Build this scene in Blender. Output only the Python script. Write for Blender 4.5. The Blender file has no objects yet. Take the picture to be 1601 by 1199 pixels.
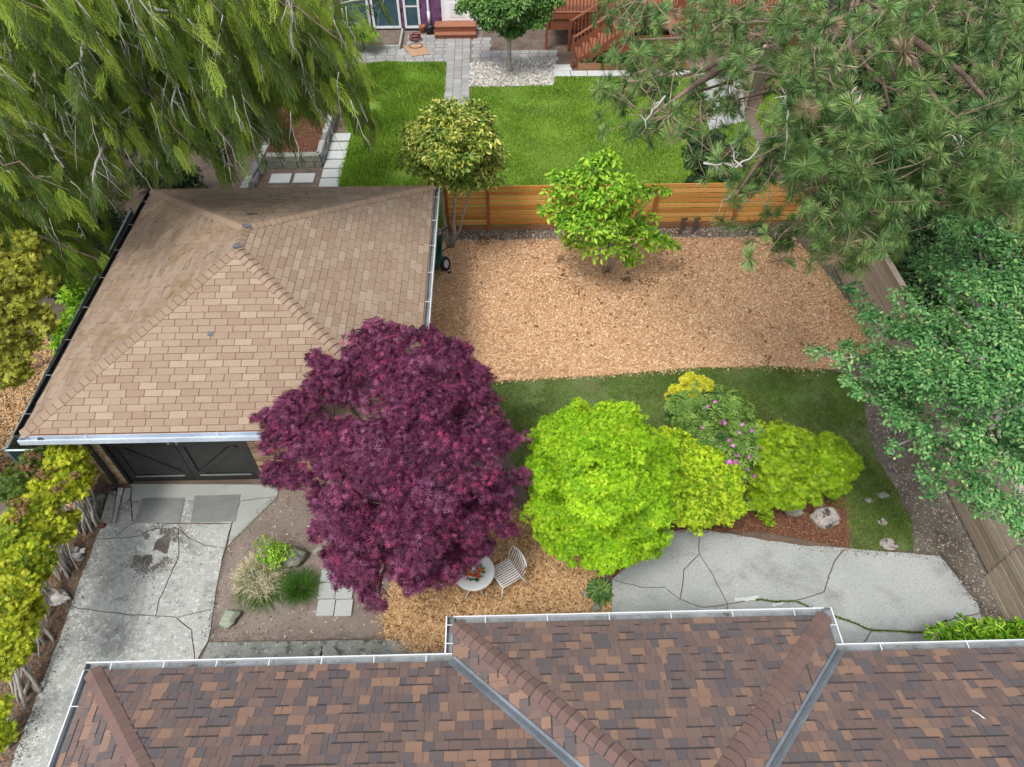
import bpy, math, random
import numpy as np
from mathutils import noise as mnoise, Vector
random.seed(7)
R = np.random.default_rng(11)
PI = math.pi
sc = bpy.context.scene

# ------------------------------------------------------------------ camera
F = 1100.0; CH = 11.8; TH = math.radians(49); PS = math.radians(1.4)
HD = np.array([math.sin(PS), math.cos(PS), 0]); RT = np.array([math.cos(PS), -math.sin(PS), 0])
FW = HD*math.cos(TH)+np.array([0, 0, -math.sin(TH)]); UP = HD*math.sin(TH)+np.array([0, 0, math.cos(TH)])
CAM = np.array([0, 0, CH])
cam_d = bpy.data.cameras.new('camera'); cam = bpy.data.objects.new('camera', cam_d)
sc.collection.objects.link(cam); sc.camera = cam
cam_d.sensor_width = 36; cam_d.lens = 36*F/1601; cam_d.clip_end = 400; cam_d.clip_start = .1
cam.location = (0, 0, CH); cam.rotation_euler = (PI/2-TH, 0, -PS)

# ------------------------------------------------------------------ overcast daylight
SUN_EL, SUN_AZ = math.radians(62), math.radians(215)
w = bpy.data.worlds.new('World'); sc.world = w; w.use_nodes = True
nt = w.node_tree; nt.nodes.clear()
sky = nt.nodes.new('ShaderNodeTexSky'); sky.sky_type = 'NISHITA'; sky.sun_disc = False
sky.sun_elevation = SUN_EL; sky.sun_rotation = SUN_AZ; sky.dust_density = 3; sky.air_density = 1.2
hs = nt.nodes.new('ShaderNodeHueSaturation'); hs.inputs['Saturation'].default_value = .30
bg = nt.nodes.new('ShaderNodeBackground'); bg.inputs[1].default_value = .15
wo = nt.nodes.new('ShaderNodeOutputWorld')
nt.links.new(sky.outputs[0], hs.inputs['Color']); nt.links.new(hs.outputs[0], bg.inputs[0]); nt.links.new(bg.outputs[0], wo.inputs[0])
sd = bpy.data.lights.new('sun', 'SUN'); sun = bpy.data.objects.new('sun', sd); sc.collection.objects.link(sun)
sd.energy = 1.5; sd.angle = math.radians(14); sd.color = (1, .965, .91)
sv = Vector((math.sin(SUN_AZ)*math.cos(SUN_EL), math.cos(SUN_AZ)*math.cos(SUN_EL), math.sin(SUN_EL)))
sun.rotation_euler = sv.to_track_quat('Z', 'Y').to_euler(); sun.location = (0, 0, 30)
sc.view_settings.view_transform = 'Standard'; sc.view_settings.look = 'None'
sc.view_settings.exposure = 0.52; sc.view_settings.gamma = 1; sc.view_settings.use_curve_mapping = False

# ------------------------------------------------------------------ survey: photo ray met with a height / distance
def S(px, py, z=0.0):
    d = FW*F+RT*(px-800.5)-UP*(py-599.5)
    return CAM+d*((z-CH)/d[2])
def SD(px, py, D):
    return CAM+(FW*F+RT*(px-800.5)-UP*(py-599.5))*(D/F)
def depth(p): return float((np.asarray(p)-CAM)@FW)
def project(p):
    v = np.asarray(p)-CAM; D = v@FW
    return 800.5+F*(v@RT)/D, 599.5-F*(v@UP)/D, D

# ------------------------------------------------------------------ materials
MATS = {}
def base_mat(name):
    m = bpy.data.materials.new(name); m.use_nodes = True; n = m.node_tree.nodes; l = m.node_tree.links
    MATS[name] = m
    return m, n, l, n['Principled BSDF'], n['Material Output']
def rndfac(n, l):
    a = n.new('ShaderNodeAttribute'); a.attribute_name = 'rnd'
    o = n.new('ShaderNodeObjectInfo')
    s = n.new('ShaderNodeMath'); s.operation = 'ADD'; l.new(a.outputs['Fac'], s.inputs[0]); l.new(o.outputs['Random'], s.inputs[1])
    f = n.new('ShaderNodeMath'); f.operation = 'FRACT'; l.new(s.outputs[0], f.inputs[0])
    return f.outputs[0]
def ramp(n, cols, mode='LINEAR'):
    r = n.new('ShaderNodeValToRGB'); e = r.color_ramp.elements; r.color_ramp.interpolation = mode
    k = len(cols)
    for i, c in enumerate(cols):
        pos = i/(k-1) if mode == 'LINEAR' else i/k
        if len(c) == 4: pos = c[3]; c = c[:3]
        if i < 2: el = e[i]; el.position = pos
        else: el = e.new(pos)
        el.color = (*c, 1)
    return r
def nz(n, l, scale, detail=4, rough=.6, coord='Object', vec=None, dist=0):
    t = n.new('ShaderNodeTexNoise'); t.inputs['Scale'].default_value = scale
    t.inputs['Detail'].default_value = detail; t.inputs['Roughness'].default_value = rough; t.inputs['Distortion'].default_value = dist
    if vec is None:
        c = n.new('ShaderNodeNewGeometry'); vec = c.outputs['Position']
    l.new(vec, t.inputs['Vector'])
    return t.outputs['Fac']
def mixc(n, l, fac, a, b, mode='MIX'):
    x = n.new('ShaderNodeMix'); x.data_type = 'RGBA'; x.blend_type = mode
    for sock, v in ((x.inputs[0], fac), (x.inputs[6], a), (x.inputs[7], b)):
        if isinstance(v, (int, float)): sock.default_value = v
        elif isinstance(v, tuple): sock.default_value = (*v, 1)
        else: l.new(v, sock)
    return x.outputs[2]
def step(n, l, v, lo, hi):
    r = n.new('ShaderNodeMapRange'); r.inputs[1].default_value = lo; r.inputs[2].default_value = hi; r.clamp = True
    l.new(v, r.inputs[0]); return r.outputs[0]
def bump(n, l, b, h, st=.3, dist=.01):
    k = n.new('ShaderNodeBump'); k.inputs['Strength'].default_value = st; k.inputs['Distance'].default_value = dist
    l.new(h, k.inputs['Height']); l.new(k.outputs[0], b.inputs['Normal'])

def surf(name, c1, c2=None, scale=3, rough=.85, fine=60, bs=.3, fineamt=.35, patches=(), metal=0, rnd=None, stretch=None):
    """two tones over broad noise, a fine grain, optional dark or light wear patches [(colour, scale, lo, hi)]"""
    m, n, l, b, o = base_mat(name)
    c2 = c2 or tuple(x*.75 for x in c1)
    vec = None
    if stretch:
        g = n.new('ShaderNodeTexCoord'); mp = n.new('ShaderNodeMapping'); mp.inputs['Scale'].default_value = stretch
        l.new(g.outputs['Object'], mp.inputs[0]); vec = mp.outputs[0]
    col = mixc(n, l, step(n, l, nz(n, l, scale, 5, .6, vec=vec), .35, .65), c1, c2)
    if rnd:
        col = mixc(n, l, rndfac(n, l), col, ramp_out(n, l, rnd))
    for (pc, ps, lo, hi) in patches:
        col = mixc(n, l, step(n, l, nz(n, l, ps, 6, .68, dist=.4), lo, hi), col, pc)
    fn = nz(n, l, fine, 3, .7, vec=vec)
    g2 = n.new('ShaderNodeMapRange'); g2.inputs[1].default_value = .3; g2.inputs[2].default_value = .7
    g2.inputs[3].default_value = 1-fineamt; g2.inputs[4].default_value = 1+fineamt; l.new(fn, g2.inputs[0])
    vm = n.new('ShaderNodeVectorMath'); vm.operation = 'SCALE'; l.new(col, vm.inputs[0]); l.new(g2.outputs[0], vm.inputs['Scale'])
    l.new(vm.outputs[0], b.inputs['Base Color']); b.inputs['Roughness'].default_value = rough; b.inputs['Metallic'].default_value = metal
    if bs: bump(n, l, b, fn, bs)
    return m
def ramp_out(n, l, cols):
    r = ramp(n, cols); l.new(rndfac(n, l), r.inputs[0]); return r.outputs[0]
def pieces(name, cols, rough=.9, fine=70, bs=.3, fineamt=.3, patches=(), mode='CONSTANT', grain=None):
    """each piece takes its own tone from the list"""
    m, n, l, b, o = base_mat(name)
    r = ramp(n, cols, mode); l.new(rndfac(n, l), r.inputs[0]); col = r.outputs[0]
    for (pc, ps, lo, hi) in patches:
        col = mixc(n, l, step(n, l, nz(n, l, ps, 6, .68, dist=.4), lo, hi), col, pc)
    vec = None
    if grain:
        g = n.new('ShaderNodeTexCoord'); mp = n.new('ShaderNodeMapping'); mp.inputs['Scale'].default_value = grain
        l.new(g.outputs['Object'], mp.inputs[0]); vec = mp.outputs[0]
    fn = nz(n, l, fine, 4, .75, vec=vec)
    g2 = n.new('ShaderNodeMapRange'); g2.inputs[1].default_value = .3; g2.inputs[2].default_value = .7
    g2.inputs[3].default_value = 1-fineamt; g2.inputs[4].default_value = 1+fineamt; l.new(fn, g2.inputs[0])
    vm = n.new('ShaderNodeVectorMath'); vm.operation = 'SCALE'; l.new(col, vm.inputs[0]); l.new(g2.outputs[0], vm.inputs['Scale'])
    l.new(vm.outputs[0], b.inputs['Base Color']); b.inputs['Roughness'].default_value = rough
    if bs: bump(n, l, b, fn, bs, .004)
    return m
def leaf(name, cols, rough=.5, trans=.3, vary=.25, vs=1.2):
    m, n, l, b, o = base_mat(name)
    r = ramp(n, cols); l.new(rndfac(n, l), r.inputs[0])
    nn = nz(n, l, vs, 3, .6)
    g2 = n.new('ShaderNodeMapRange'); g2.inputs[1].default_value = .3; g2.inputs[2].default_value = .7
    g2.inputs[3].default_value = 1-vary; g2.inputs[4].default_value = 1+vary; l.new(nn, g2.inputs[0])
    vm = n.new('ShaderNodeVectorMath'); vm.operation = 'SCALE'; l.new(r.outputs[0], vm.inputs[0]); l.new(g2.outputs[0], vm.inputs['Scale'])
    l.new(vm.outputs[0], b.inputs['Base Color']); b.inputs['Roughness'].default_value = rough
    b.inputs['Specular IOR Level'].default_value = .35
    t = n.new('ShaderNodeBsdfTranslucent'); l.new(vm.outputs[0], t.inputs[0])
    mx = n.new('ShaderNodeMixShader'); mx.inputs[0].default_value = trans
    l.new(b.outputs[0], mx.inputs[1]); l.new(t.outputs[0], mx.inputs[2]); l.new(mx.outputs[0], o.inputs[0])
    return m

M = {}
M['soil'] = surf('soil', (.125, .09, .068), (.19, .145, .115), 1.6, .95, 45, .5, .45, [((.07, .05, .038), 3, .56, .72)])
M['dirt'] = surf('dirt', (.19, .15, .125), (.25, .205, .175), 1.3, .95, 60, .5, .35, [((.12, .09, .07), 2.4, .55, .75), ((.30, .27, .23), 30, .66, .72)])
M['litter_soil'] = surf('litter_soil', (.13, .11, .09), (.19, .165, .14), 2, .95, 50, .5, .4, [((.08, .06, .05), 3, .52, .7)])
M['bark_bed'] = surf('bark_bed', (.10, .035, .022), (.15, .055, .035), 5, .95, 70, .6, .45)
M['chip_base'] = surf('chip_base', (.50, .29, .16), (.60, .36, .21), 1.2, .95, 40, .5, .35)
M['chip'] = pieces('chip', [(.42, .22, .10), (.62, .355, .175), (.72, .44, .235), (.80, .54, .315), (.88, .70, .48)], .8, 60, 0, .15, [((.40, .24, .12), 1.1, .55, 1.0)], mode='LINEAR')
M['chip_brown'] = pieces('chip_brown', [(.16, .08, .035), (.34, .19, .08), (.50, .29, .125), (.62, .38, .18), (.78, .56, .33)], .8, 60, 0, .15, mode='LINEAR')
M['lawn_base'] = surf('lawn_base', (.10, .165, .04), (.15, .17, .065), 1.1, .95, 40, .4, .4)
M['lawn_far'] = surf('lawn_far', (.11, .20, .022), (.17, .28, .03), .5, .95, 25, .4, .35)
M['gravel'] = surf('gravel', (.36, .33, .27), (.5, .46, .39), 6, .9, 28, .6, .5)
M['concrete'] = surf('concrete', (.33, .345, .32), (.43, .44, .415), .9, .9, 60, .35, .3,
                     [((.19, .195, .175), .9, .50, .68), ((.60, .61, .58), 16, .52, .66), ((.15, .15, .135), 11, .57, .70), ((.12, .12, .105), 3.2, .62, .78)])
M['concrete_new'] = surf('concrete_new', (.32, .34, .315), (.38, .40, .37), 1.2, .85, 80, .2, .12, [((.27, .29, .27), 2, .58, .75)])
M['patio'] = surf('patio', (.36, .38, .375), (.45, .465, .455), .8, .9, 55, .4, .28, [((.25, .255, .24), 1.0, .52, .72), ((.24, .25, .24), 26, .55, .72), ((.60, .63, .64), 30, .57, .72), ((.20, .20, .18), 4, .64, .76)])
M['crust'] = surf('crust', (.085, .075, .065), (.13, .115, .10), 6, .95)
M['strip'] = surf('strip', (.30, .31, .28), (.2, .21, .19), 2, .95, 60, .5, .4, [((.09, .095, .08), 6, .52, .62), ((.48, .49, .45), 11, .58, .68)])
M['paver'] = pieces('paver', [(.27, .27, .26), (.34, .34, .33), (.31, .305, .29), (.38, .38, .37)], .9, 30, .3, .25, mode='LINEAR')
M['paver_light'] = pieces('paver_light', [(.46, .49, .47), (.55, .57, .55), (.50, .52, .49)], .9, 30, .2, .15, mode='LINEAR')
M['tile20'] = pieces('tile20', [(.38, .40, .38), (.45, .47, .45)], .9, 50, .2, .15, mode='LINEAR')
M['rock'] = surf('rock', (.22, .225, .18), (.32, .32, .27), 4, .9, 25, .7, .35, [((.12, .15, .06), 5, .56, .68), ((.45, .43, .38), 9, .60, .68)])
M['rock_pale'] = surf('rock_pale', (.45, .40, .37), (.32, .29, .26), 5, .9, 25, .7, .3, [((.07, .06, .05), 7, .54, .60), ((.62, .58, .54), 8, .60, .68)])
M['rock_green'] = surf('rock_green', (.27, .32, .23), (.34, .37, .30), 4, .9, 30, .5, .25)
M['stone_wall'] = pieces('stone_wall', [(.20, .20, .19), (.34, .34, .33), (.46, .46, .46)], .9, 25, .6, .4)
SH = [(.30, .215, .152), (.312, .226, .16), (.33, .24, .17), (.305, .22, .156), (.338, .25, .178), (.318, .23, .163), (.285, .20, .14), (.36, .275, .20)]
M['shingle_tan'] = pieces('shingle_tan', SH, .95, 55, .4, .16, [((.24, .15, .105), 6.5, .58, .78), ((.115, .095, .085), 2.6, .67, .76)])
M['shingle_under'] = surf('shingle_under', (.10, .065, .045), (.13, .085, .06), 4, .95)
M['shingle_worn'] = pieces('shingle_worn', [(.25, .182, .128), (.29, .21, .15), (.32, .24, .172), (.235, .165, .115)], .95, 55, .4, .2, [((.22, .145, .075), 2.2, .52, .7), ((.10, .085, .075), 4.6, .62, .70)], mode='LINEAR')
AS = [(.15, .105, .092), (.162, .112, .097), (.112, .093, .096), (.175, .118, .10), (.24, .148, .108), (.157, .11, .098), (.12, .10, .102), (.265, .162, .115), (.167, .115, .10), (.142, .10, .092), (.13, .104, .10), (.185, .125, .105)]
M['shingle_brown'] = pieces('shingle_brown', AS, .95, 110, .5, .22, [((.30, .29, .31), 1.5, .70, .80)])
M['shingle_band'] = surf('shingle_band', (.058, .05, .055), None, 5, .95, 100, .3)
M['cap_brown'] = pieces('cap_brown', [(.14, .088, .076), (.18, .112, .096), (.16, .10, .086)], .95, 110, .5, .22, mode='LINEAR')
M['cap_tan'] = pieces('cap_tan', [(.30, .212, .15), (.33, .235, .165), (.285, .20, .142), (.35, .255, .18)], .95, 55, .4, .18, mode='LINEAR')
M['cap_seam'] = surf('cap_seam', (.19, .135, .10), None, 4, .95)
M['tar'] = surf('tar', (.10, .11, .13), (.16, .17, .19), 20, .7)
M['gutter_white'] = surf('gutter_white', (.72, .74, .76), (.62, .65, .67), 2, .45, 30, .05, .06)
M['gutter_inside'] = surf('gutter_inside', (.27, .30, .32), (.17, .18, .18), 3, .6, 20, .1, .2, [((.08, .07, .055), 6, .60, .66)])
M['gutter_blue'] = surf('gutter_blue', (.62, .70, .80), (.50, .57, .66), 1.5, .4, 12, .1, .12, [((.2, .2, .19), 3, .70, .74)])
M['flashing'] = surf('flashing', (.27, .31, .35), (.20, .23, .26), 2, .35, 20, .05, .1, metal=.4)
M['flashing_dark'] = surf('flashing_dark', (.13, .14, .15), None, 2, .5)
M['black_paint'] = surf('black_paint', (.022, .023, .022), (.03, .032, .03), 3, .5, 15, .1, .25)
M['door_panel'] = surf('door_panel', (.03, .033, .031), (.04, .042, .038), 2, .55, 8, .1, .2)
M['brick_buff'] = pieces('brick_buff', [(.44, .30, .17), (.52, .37, .23), (.36, .22, .12), (.58, .45, .31), (.48, .33, .20)], .9, 60, .4, .25)
M['mortar'] = surf('mortar', (.16, .13, .10), None, 6, .95)
M['cedar_board'] = pieces('cedar_board', [(.62, .29, .07), (.76, .39, .11), (.52, .21, .045), (.80, .43, .13), (.66, .31, .075)], .6, 8, .1, .22, [((.24, .085, .02), 9, .70, .74)], mode='LINEAR', grain=(1, 12, 12))
M['cedar_post'] = surf('cedar_post', (.30, .115, .03), (.36, .15, .04), 3, .6, 20, .1, .2)
M['kickboard'] = surf('kickboard', (.26, .125, .06), (.32, .16, .08), 2, .7, 20, .1, .2)
M['grey_wood'] = pieces('grey_wood', [(.33, .26, .19), (.41, .33, .25), (.28, .215, .155), (.46, .385, .30), (.37, .29, .21)], .85, 7, .2, .3, mode='LINEAR', grain=(12, 1, 12))
M['grey_wood_dark'] = surf('grey_wood_dark', (.16, .145, .13), (.22, .20, .18), 3, .9, 20, .2, .3)
M['dark_wood'] = surf('dark_wood', (.055, .042, .035), (.085, .062, .05), 3, .85, 20, .3, .3)
M['deck_red'] = pieces('deck_red', [(.21, .068, .034), (.25, .082, .042), (.18, .056, .028), (.225, .072, .036)], .6, 10, .1, .2, mode='LINEAR', grain=(1, 10, 10))
M['deck_top'] = pieces('deck_top', [(.30, .12, .07), (.34, .14, .08), (.32, .13, .075)], .6, 10, .1, .15, mode='LINEAR')
M['siding_purple'] = pieces('siding_purple', [(.155, .06, .155), (.18, .075, .18), (.135, .05, .135), (.17, .07, .16)], .8, 20, .1, .15, mode='LINEAR')
M['foundation'] = surf('foundation', (.10, .045, .085), None, 3, .8)
M['white_trim'] = surf('white_trim', (.78, .79, .80), (.72, .73, .75), 2, .5, 30, .05, .04)
M['pane'] = surf('pane', (.05, .11, .13), (.035, .08, .10), .8, .12, 3, 0, .1)
M['blind'] = surf('blind', (.50, .56, .55), None, 1, .6)
M['dark_open'] = surf('dark_open', (.045, .05, .05), None, 2, .9)
M['white_metal'] = surf('white_metal', (.88, .88, .89), (.84, .85, .86), 2, .4, 30, 0, .03)
M['rubber'] = surf('rubber', (.02, .02, .021), None, 5, .8, 30, .3)
M['green_poly'] = surf('green_poly', (.01, .16, .115), (.012, .13, .095), 2, .4, 20, 0, .1)
M['tire_rim'] = surf('tire_rim', (.62, .64, .68), None, 5, .4)
M['galv'] = surf('galv', (.30, .315, .30), (.40, .42, .41), 1.3, .45, 60, .1, .2, metal=.5)
M['link'] = surf('link', (.02, .045, .045), (.03, .06, .055), 3, .6)
M['rail_metal'] = surf('rail_metal', (.38, .46, .46), None, 3, .4, metal=.5)
M['bark_grey'] = surf('bark_grey', (.30, .27, .235), (.42, .40, .36), 6, .95, 40, .6, .35)
M['bark_lichen'] = surf('bark_lichen', (.50, .50, .455), (.34, .31, .27), 5, .95, 40, .6, .3)
M['bark_brown'] = surf('bark_brown', (.125, .085, .062), (.19, .135, .10), 5, .95, 22, .8, .4)
M['bark_pine'] = surf('bark_pine', (.16, .105, .075), (.23, .165, .13), 5, .95, 12, .9, .4)
M['twig'] = surf('twig', (.21, .15, .10), (.32, .25, .18), 5, .95, 22, .3, .3)
M['pink'] = pieces('pink', [(.50, .10, .42), (.62, .20, .56), (.42, .06, .33), (.72, .36, .68)], .6, 30, 0, .1, mode='LINEAR')
M['orange_petal'] = pieces('orange_petal', [(.62, .06, .02), (.75, .16, .03), (.50, .03, .015), (.80, .40, .10)], .6, 30, 0, .1, mode='LINEAR')
M['candle'] = surf('candle', (.82, .80, .76), None, 5, .5)
M['plastic_bag'] = surf('plastic_bag', (.46, .42, .40), (.66, .63, .62), 7, .35, 20, .6, .2)
M['mat_tan'] = surf('mat_tan', (.40, .25, .15), (.45, .29, .18), 3, .9, 60, .2, .15)
M['hose_red'] = surf('hose_red', (.16, .015, .018), None, 5, .4)
M['terracotta'] = surf('terracotta', (.36, .13, .07), None, 5, .8)
M['black_pot'] = surf('black_pot', (.02, .025, .028), None, 5, .5)
M['deadleaf'] = pieces('deadleaf', [(.16, .08, .03), (.28, .15, .06), (.10, .05, .025), (.36, .22, .10)], .8, 30, 0, .1, mode='LINEAR')
M['pebble'] = pieces('pebble', [(.40, .37, .31), (.55, .52, .46), (.70, .68, .63), (.27, .25, .21)], .8, 30, 0, .1, mode='LINEAR')
M['debris'] = pieces('debris', [(.55, .45, .36), (.28, .20, .15), (.14, .10, .08), (.66, .60, .52)], .8, 30, 0, .1, mode='LINEAR')
# foliage
M['maple_purple'] = leaf('maple_purple', [(.055, .010, .032), (.14, .020, .07), (.24, .05, .13), (.37, .15, .29), (.40, .045, .13)], .42, .22, .25, 1.6)
M['maple_lime'] = leaf('maple_lime', [(.10, .28, .006), (.27, .53, .012), (.46, .72, .02), (.70, .86, .06)], .5, .38, .18, 2.0)
M['maple_lime_warm'] = leaf('maple_lime_warm', [(.12, .28, .006), (.32, .54, .012), (.52, .72, .02), (.76, .86, .06)], .5, .38, .15, 2.0)
M['lace_green'] = leaf('lace_green', [(.08, .20, .006), (.26, .44, .012), (.52, .68, .03)], .5, .35, .15, 3)
M['lace_lime'] = leaf('lace_lime', [(.12, .27, .008), (.36, .56, .015), (.64, .78, .05)], .5, .35, .15, 3)
M['gold_leaf'] = leaf('gold_leaf', [(.50, .52, .02), (.78, .76, .04), (.88, .84, .12)], .5, .35, .15, 3)
M['rhodo'] = leaf('rhodo', [(.05, .13, .025), (.10, .22, .04), (.19, .34, .06), (.32, .46, .10)], .35, .15, .2, 3)
M['magnolia'] = leaf('magnolia', [(.09, .27, .015), (.22, .48, .02), (.38, .64, .04), (.56, .78, .10)], .45, .35, .2, 2)
M['camellia'] = leaf('camellia', [(.035, .09, .015), (.08, .18, .025), (.22, .32, .045), (.52, .55, .09), (.82, .78, .28)], .3, .2, .25, 2)
M['broad_green'] = leaf('broad_green', [(.04, .12, .03), (.08, .20, .04), (.16, .31, .07), (.28, .40, .12)], .4, .25, .2, 2)
M['plum'] = leaf('plum', [(.035, .13, .035), (.08, .25, .07), (.16, .38, .115), (.29, .53, .19), (.56, .68, .24)], .4, .3, .25, 1.5)
M['cedar_spray'] = leaf('cedar_spray', [(.045, .08, .012), (.095, .165, .016), (.17, .275, .025), (.30, .41, .04)], .6, .28, .3, .7)
M['conifer_gold'] = leaf('conifer_gold', [(.13, .15, .02), (.27, .29, .03), (.46, .46, .06)], .6, .25, .25, 2)
M['hedge_gold'] = leaf('hedge_gold', [(.10, .17, .012), (.26, .36, .015), (.46, .52, .02), (.64, .64, .06)], .6, .25, .22, 3)
M['hedge_green'] = leaf('hedge_green', [(.06, .12, .02), (.12, .20, .025), (.22, .28, .03)], .6, .25, .25, 3)
M['pine_needle'] = leaf('pine_needle', [(.05, .12, .04), (.11, .22, .07), (.20, .35, .11), (.34, .45, .14)], .45, .2, .25, .8)
M['needle_dead'] = leaf('needle_dead', [(.30, .22, .13), (.46, .36, .24)], .6, .2, .2, 1)
M['dark_evergreen'] = leaf('dark_evergreen', [(.015, .04, .012), (.03, .07, .02), (.055, .11, .028)], .5, .15, .3, .9)
M['grass'] = leaf('grass', [(.08, .16, .02), (.135, .25, .03), (.20, .32, .05), (.27, .30, .09)], .6, .25, .35, 1.3)
M['grass_far'] = leaf('grass_far', [(.13, .26, .022), (.19, .35, .032), (.27, .43, .045), (.35, .48, .07)], .6, .3, .28, .55)
M['grass_deep'] = leaf('grass_deep', [(.035, .12, .015), (.07, .19, .02), (.13, .26, .03)], .6, .25, .25, 3)
M['straw'] = leaf('straw', [(.50, .42, .26), (.70, .61, .43), (.82, .75, .60)], .6, .2, .15, 3)
M['moss'] = leaf('moss', [(.08, .13, .02), (.14, .20, .03), (.22, .28, .05)], .8, .1, .2, 5)

# ------------------------------------------------------------------ object helpers
COL = sc.collection
def link(name, me, mat, parent=None, loc=None, mats=None):
    o = bpy.data.objects.new(name, me); COL.objects.link(o)
    if mat is not None and not me.materials: me.materials.append(M[mat])
    for x in (mats or ()): me.materials.append(M[x])
    if parent is not None:
        o.parent = parent
        o.location = -np.array(parent_origin(parent)) if loc is None else loc
    elif loc is not None: o.location = loc
    return o
def parent_origin(p):
    v = Vector((0, 0, 0))
    while p is not None: v = v+p.location; p = p.parent
    return tuple(v)
def mesh(name, V, Fc, smooth=False):
    me = bpy.data.meshes.new(name); me.from_pydata([tuple(map(float, v)) for v in V], [], Fc); me.update()
    if smooth: me.shade_smooth()
    return me
def trimesh(name, V, T, rnd=None, smooth=False):
    me = bpy.data.meshes.new(name); V = np.asarray(V, np.float32); T = np.asarray(T, np.int32)
    me.vertices.add(len(V)); me.vertices.foreach_set('co', V.ravel())
    me.loops.add(T.size); me.loops.foreach_set('vertex_index', T.ravel())
    me.polygons.add(len(T)); me.polygons.foreach_set('loop_start', np.arange(0, T.size, T.shape[1], dtype=np.int32))
    me.polygons.foreach_set('loop_total', np.full(len(T), T.shape[1], np.int32))
    if rnd is not None:
        a = me.attributes.new('rnd', 'FLOAT', 'POINT'); a.data.foreach_set('value', np.asarray(rnd, np.float32))
    me.update(calc_edges=True)
    if smooth: me.shade_smooth()
    return me
def tag(o, label=None, cat=None, group=None, kind=None):
    if label: o['label'] = label
    if cat: o['category'] = cat
    if group: o['group'] = group
    if kind: o['kind'] = kind
    return o
def thing(name, loc, label, cat, group=None):
    o = bpy.data.objects.new(name, None); COL.objects.link(o); o.location = tuple(map(float, loc)); o.empty_display_size = .2
    return tag(o, label, cat, group)

class MB:
    def __init__(s): s.v = []; s.f = []; s.r = []
    def add(s, V, Fc, rnd=0.0):
        b = len(s.v); s.v += [tuple(map(float, p)) for p in V]; s.f += [tuple(b+i for i in q) for q in Fc]; s.r += [rnd]*len(V); return s
    def box(s, x0, x1, y0, y1, z0, z1, rnd=0.0):
        return s.add([(x0, y0, z0), (x1, y0, z0), (x1, y1, z0), (x0, y1, z0), (x0, y0, z1), (x1, y0, z1), (x1, y1, z1), (x0, y1, z1)],
                     [(0, 3, 2, 1), (4, 5, 6, 7), (0, 1, 5, 4), (1, 2, 6, 5), (2, 3, 7, 6), (3, 0, 4, 7)], rnd)
    def bar(s, a, b, wd, ht, rnd=0.0, up=(0, 0, 1)):
        a = np.array(a, float); b = np.array(b, float); d = b-a; L = np.linalg.norm(d); d /= L
        u = np.array(up, float)
        if abs(d@u) > .97: u = np.array([1., 0, 0])
        sx = np.cross(d, u); sx /= np.linalg.norm(sx); sz = np.cross(sx, d)
        V = [p+sx*wd/2*i+sz*ht/2*j for p in (a, b) for (i, j) in ((-1, -1), (1, -1), (1, 1), (-1, 1))]
        return s.add(V, [(0, 1, 2, 3), (7, 6, 5, 4), (0, 4, 5, 1), (1, 5, 6, 2), (2, 6, 7, 3), (3, 7, 4, 0)], rnd)
    def tube(s, P, rad, n=6, rnd=0.0):
        P = [np.array(p, float) for p in P]; k = len(P)
        if not hasattr(rad, '__len__'): rad = [rad]*k
        V = []; ref = np.array([0.31, .52, .79])
        for i in range(k):
            d = P[min(i+1, k-1)]-P[max(i-1, 0)]; d /= (np.linalg.norm(d)+1e-9)
            a = np.cross(d, ref); a /= (np.linalg.norm(a)+1e-9); b = np.cross(d, a)
            for j in range(n):
                t = 2*PI*j/n; V.append(P[i]+rad[i]*(a*math.cos(t)+b*math.sin(t)))
        Fc = [(i*n+j, i*n+(j+1) % n, (i+1)*n+(j+1) % n, (i+1)*n+j) for i in range(k-1) for j in range(n)]
        Fc += [tuple(range(n))[::-1], tuple((k-1)*n+j for j in range(n))]
        return s.add(V, Fc, rnd)
    def lathe(s, prof, c=(0, 0, 0), n=20, rnd=0.0):
        V = [(c[0]+r*math.cos(2*PI*j/n), c[1]+r*math.sin(2*PI*j/n), c[2]+z) for r, z in prof for j in range(n)]
        k = len(prof)
        Fc = [(i*n+j, i*n+(j+1) % n, (i+1)*n+(j+1) % n, (i+1)*n+j) for i in range(k-1) for j in range(n)]
        Fc += [tuple(range(n))[::-1], tuple((k-1)*n+j for j in range(n))]
        return s.add(V, Fc, rnd)
    def build(s, name, mat, parent=None, smooth=False, bevel=0, loc=None):
        me = mesh(name, s.v, s.f, smooth)
        if any(s.r):
            a = me.attributes.new('rnd', 'FLOAT', 'POINT'); a.data.foreach_set('value', np.array(s.r, np.float32))
        o = link(name, me, mat, parent, loc)
        if bevel:
            b = o.modifiers.new('bevel', 'BEVEL'); b.width = bevel; b.segments = 2; b.limit_method = 'ANGLE'
        return o
def hashn(p, s=1.0): return mnoise.noise(Vector((p[0]*s, p[1]*s, (p[2] if len(p) > 2 else 0)*s)))

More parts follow.
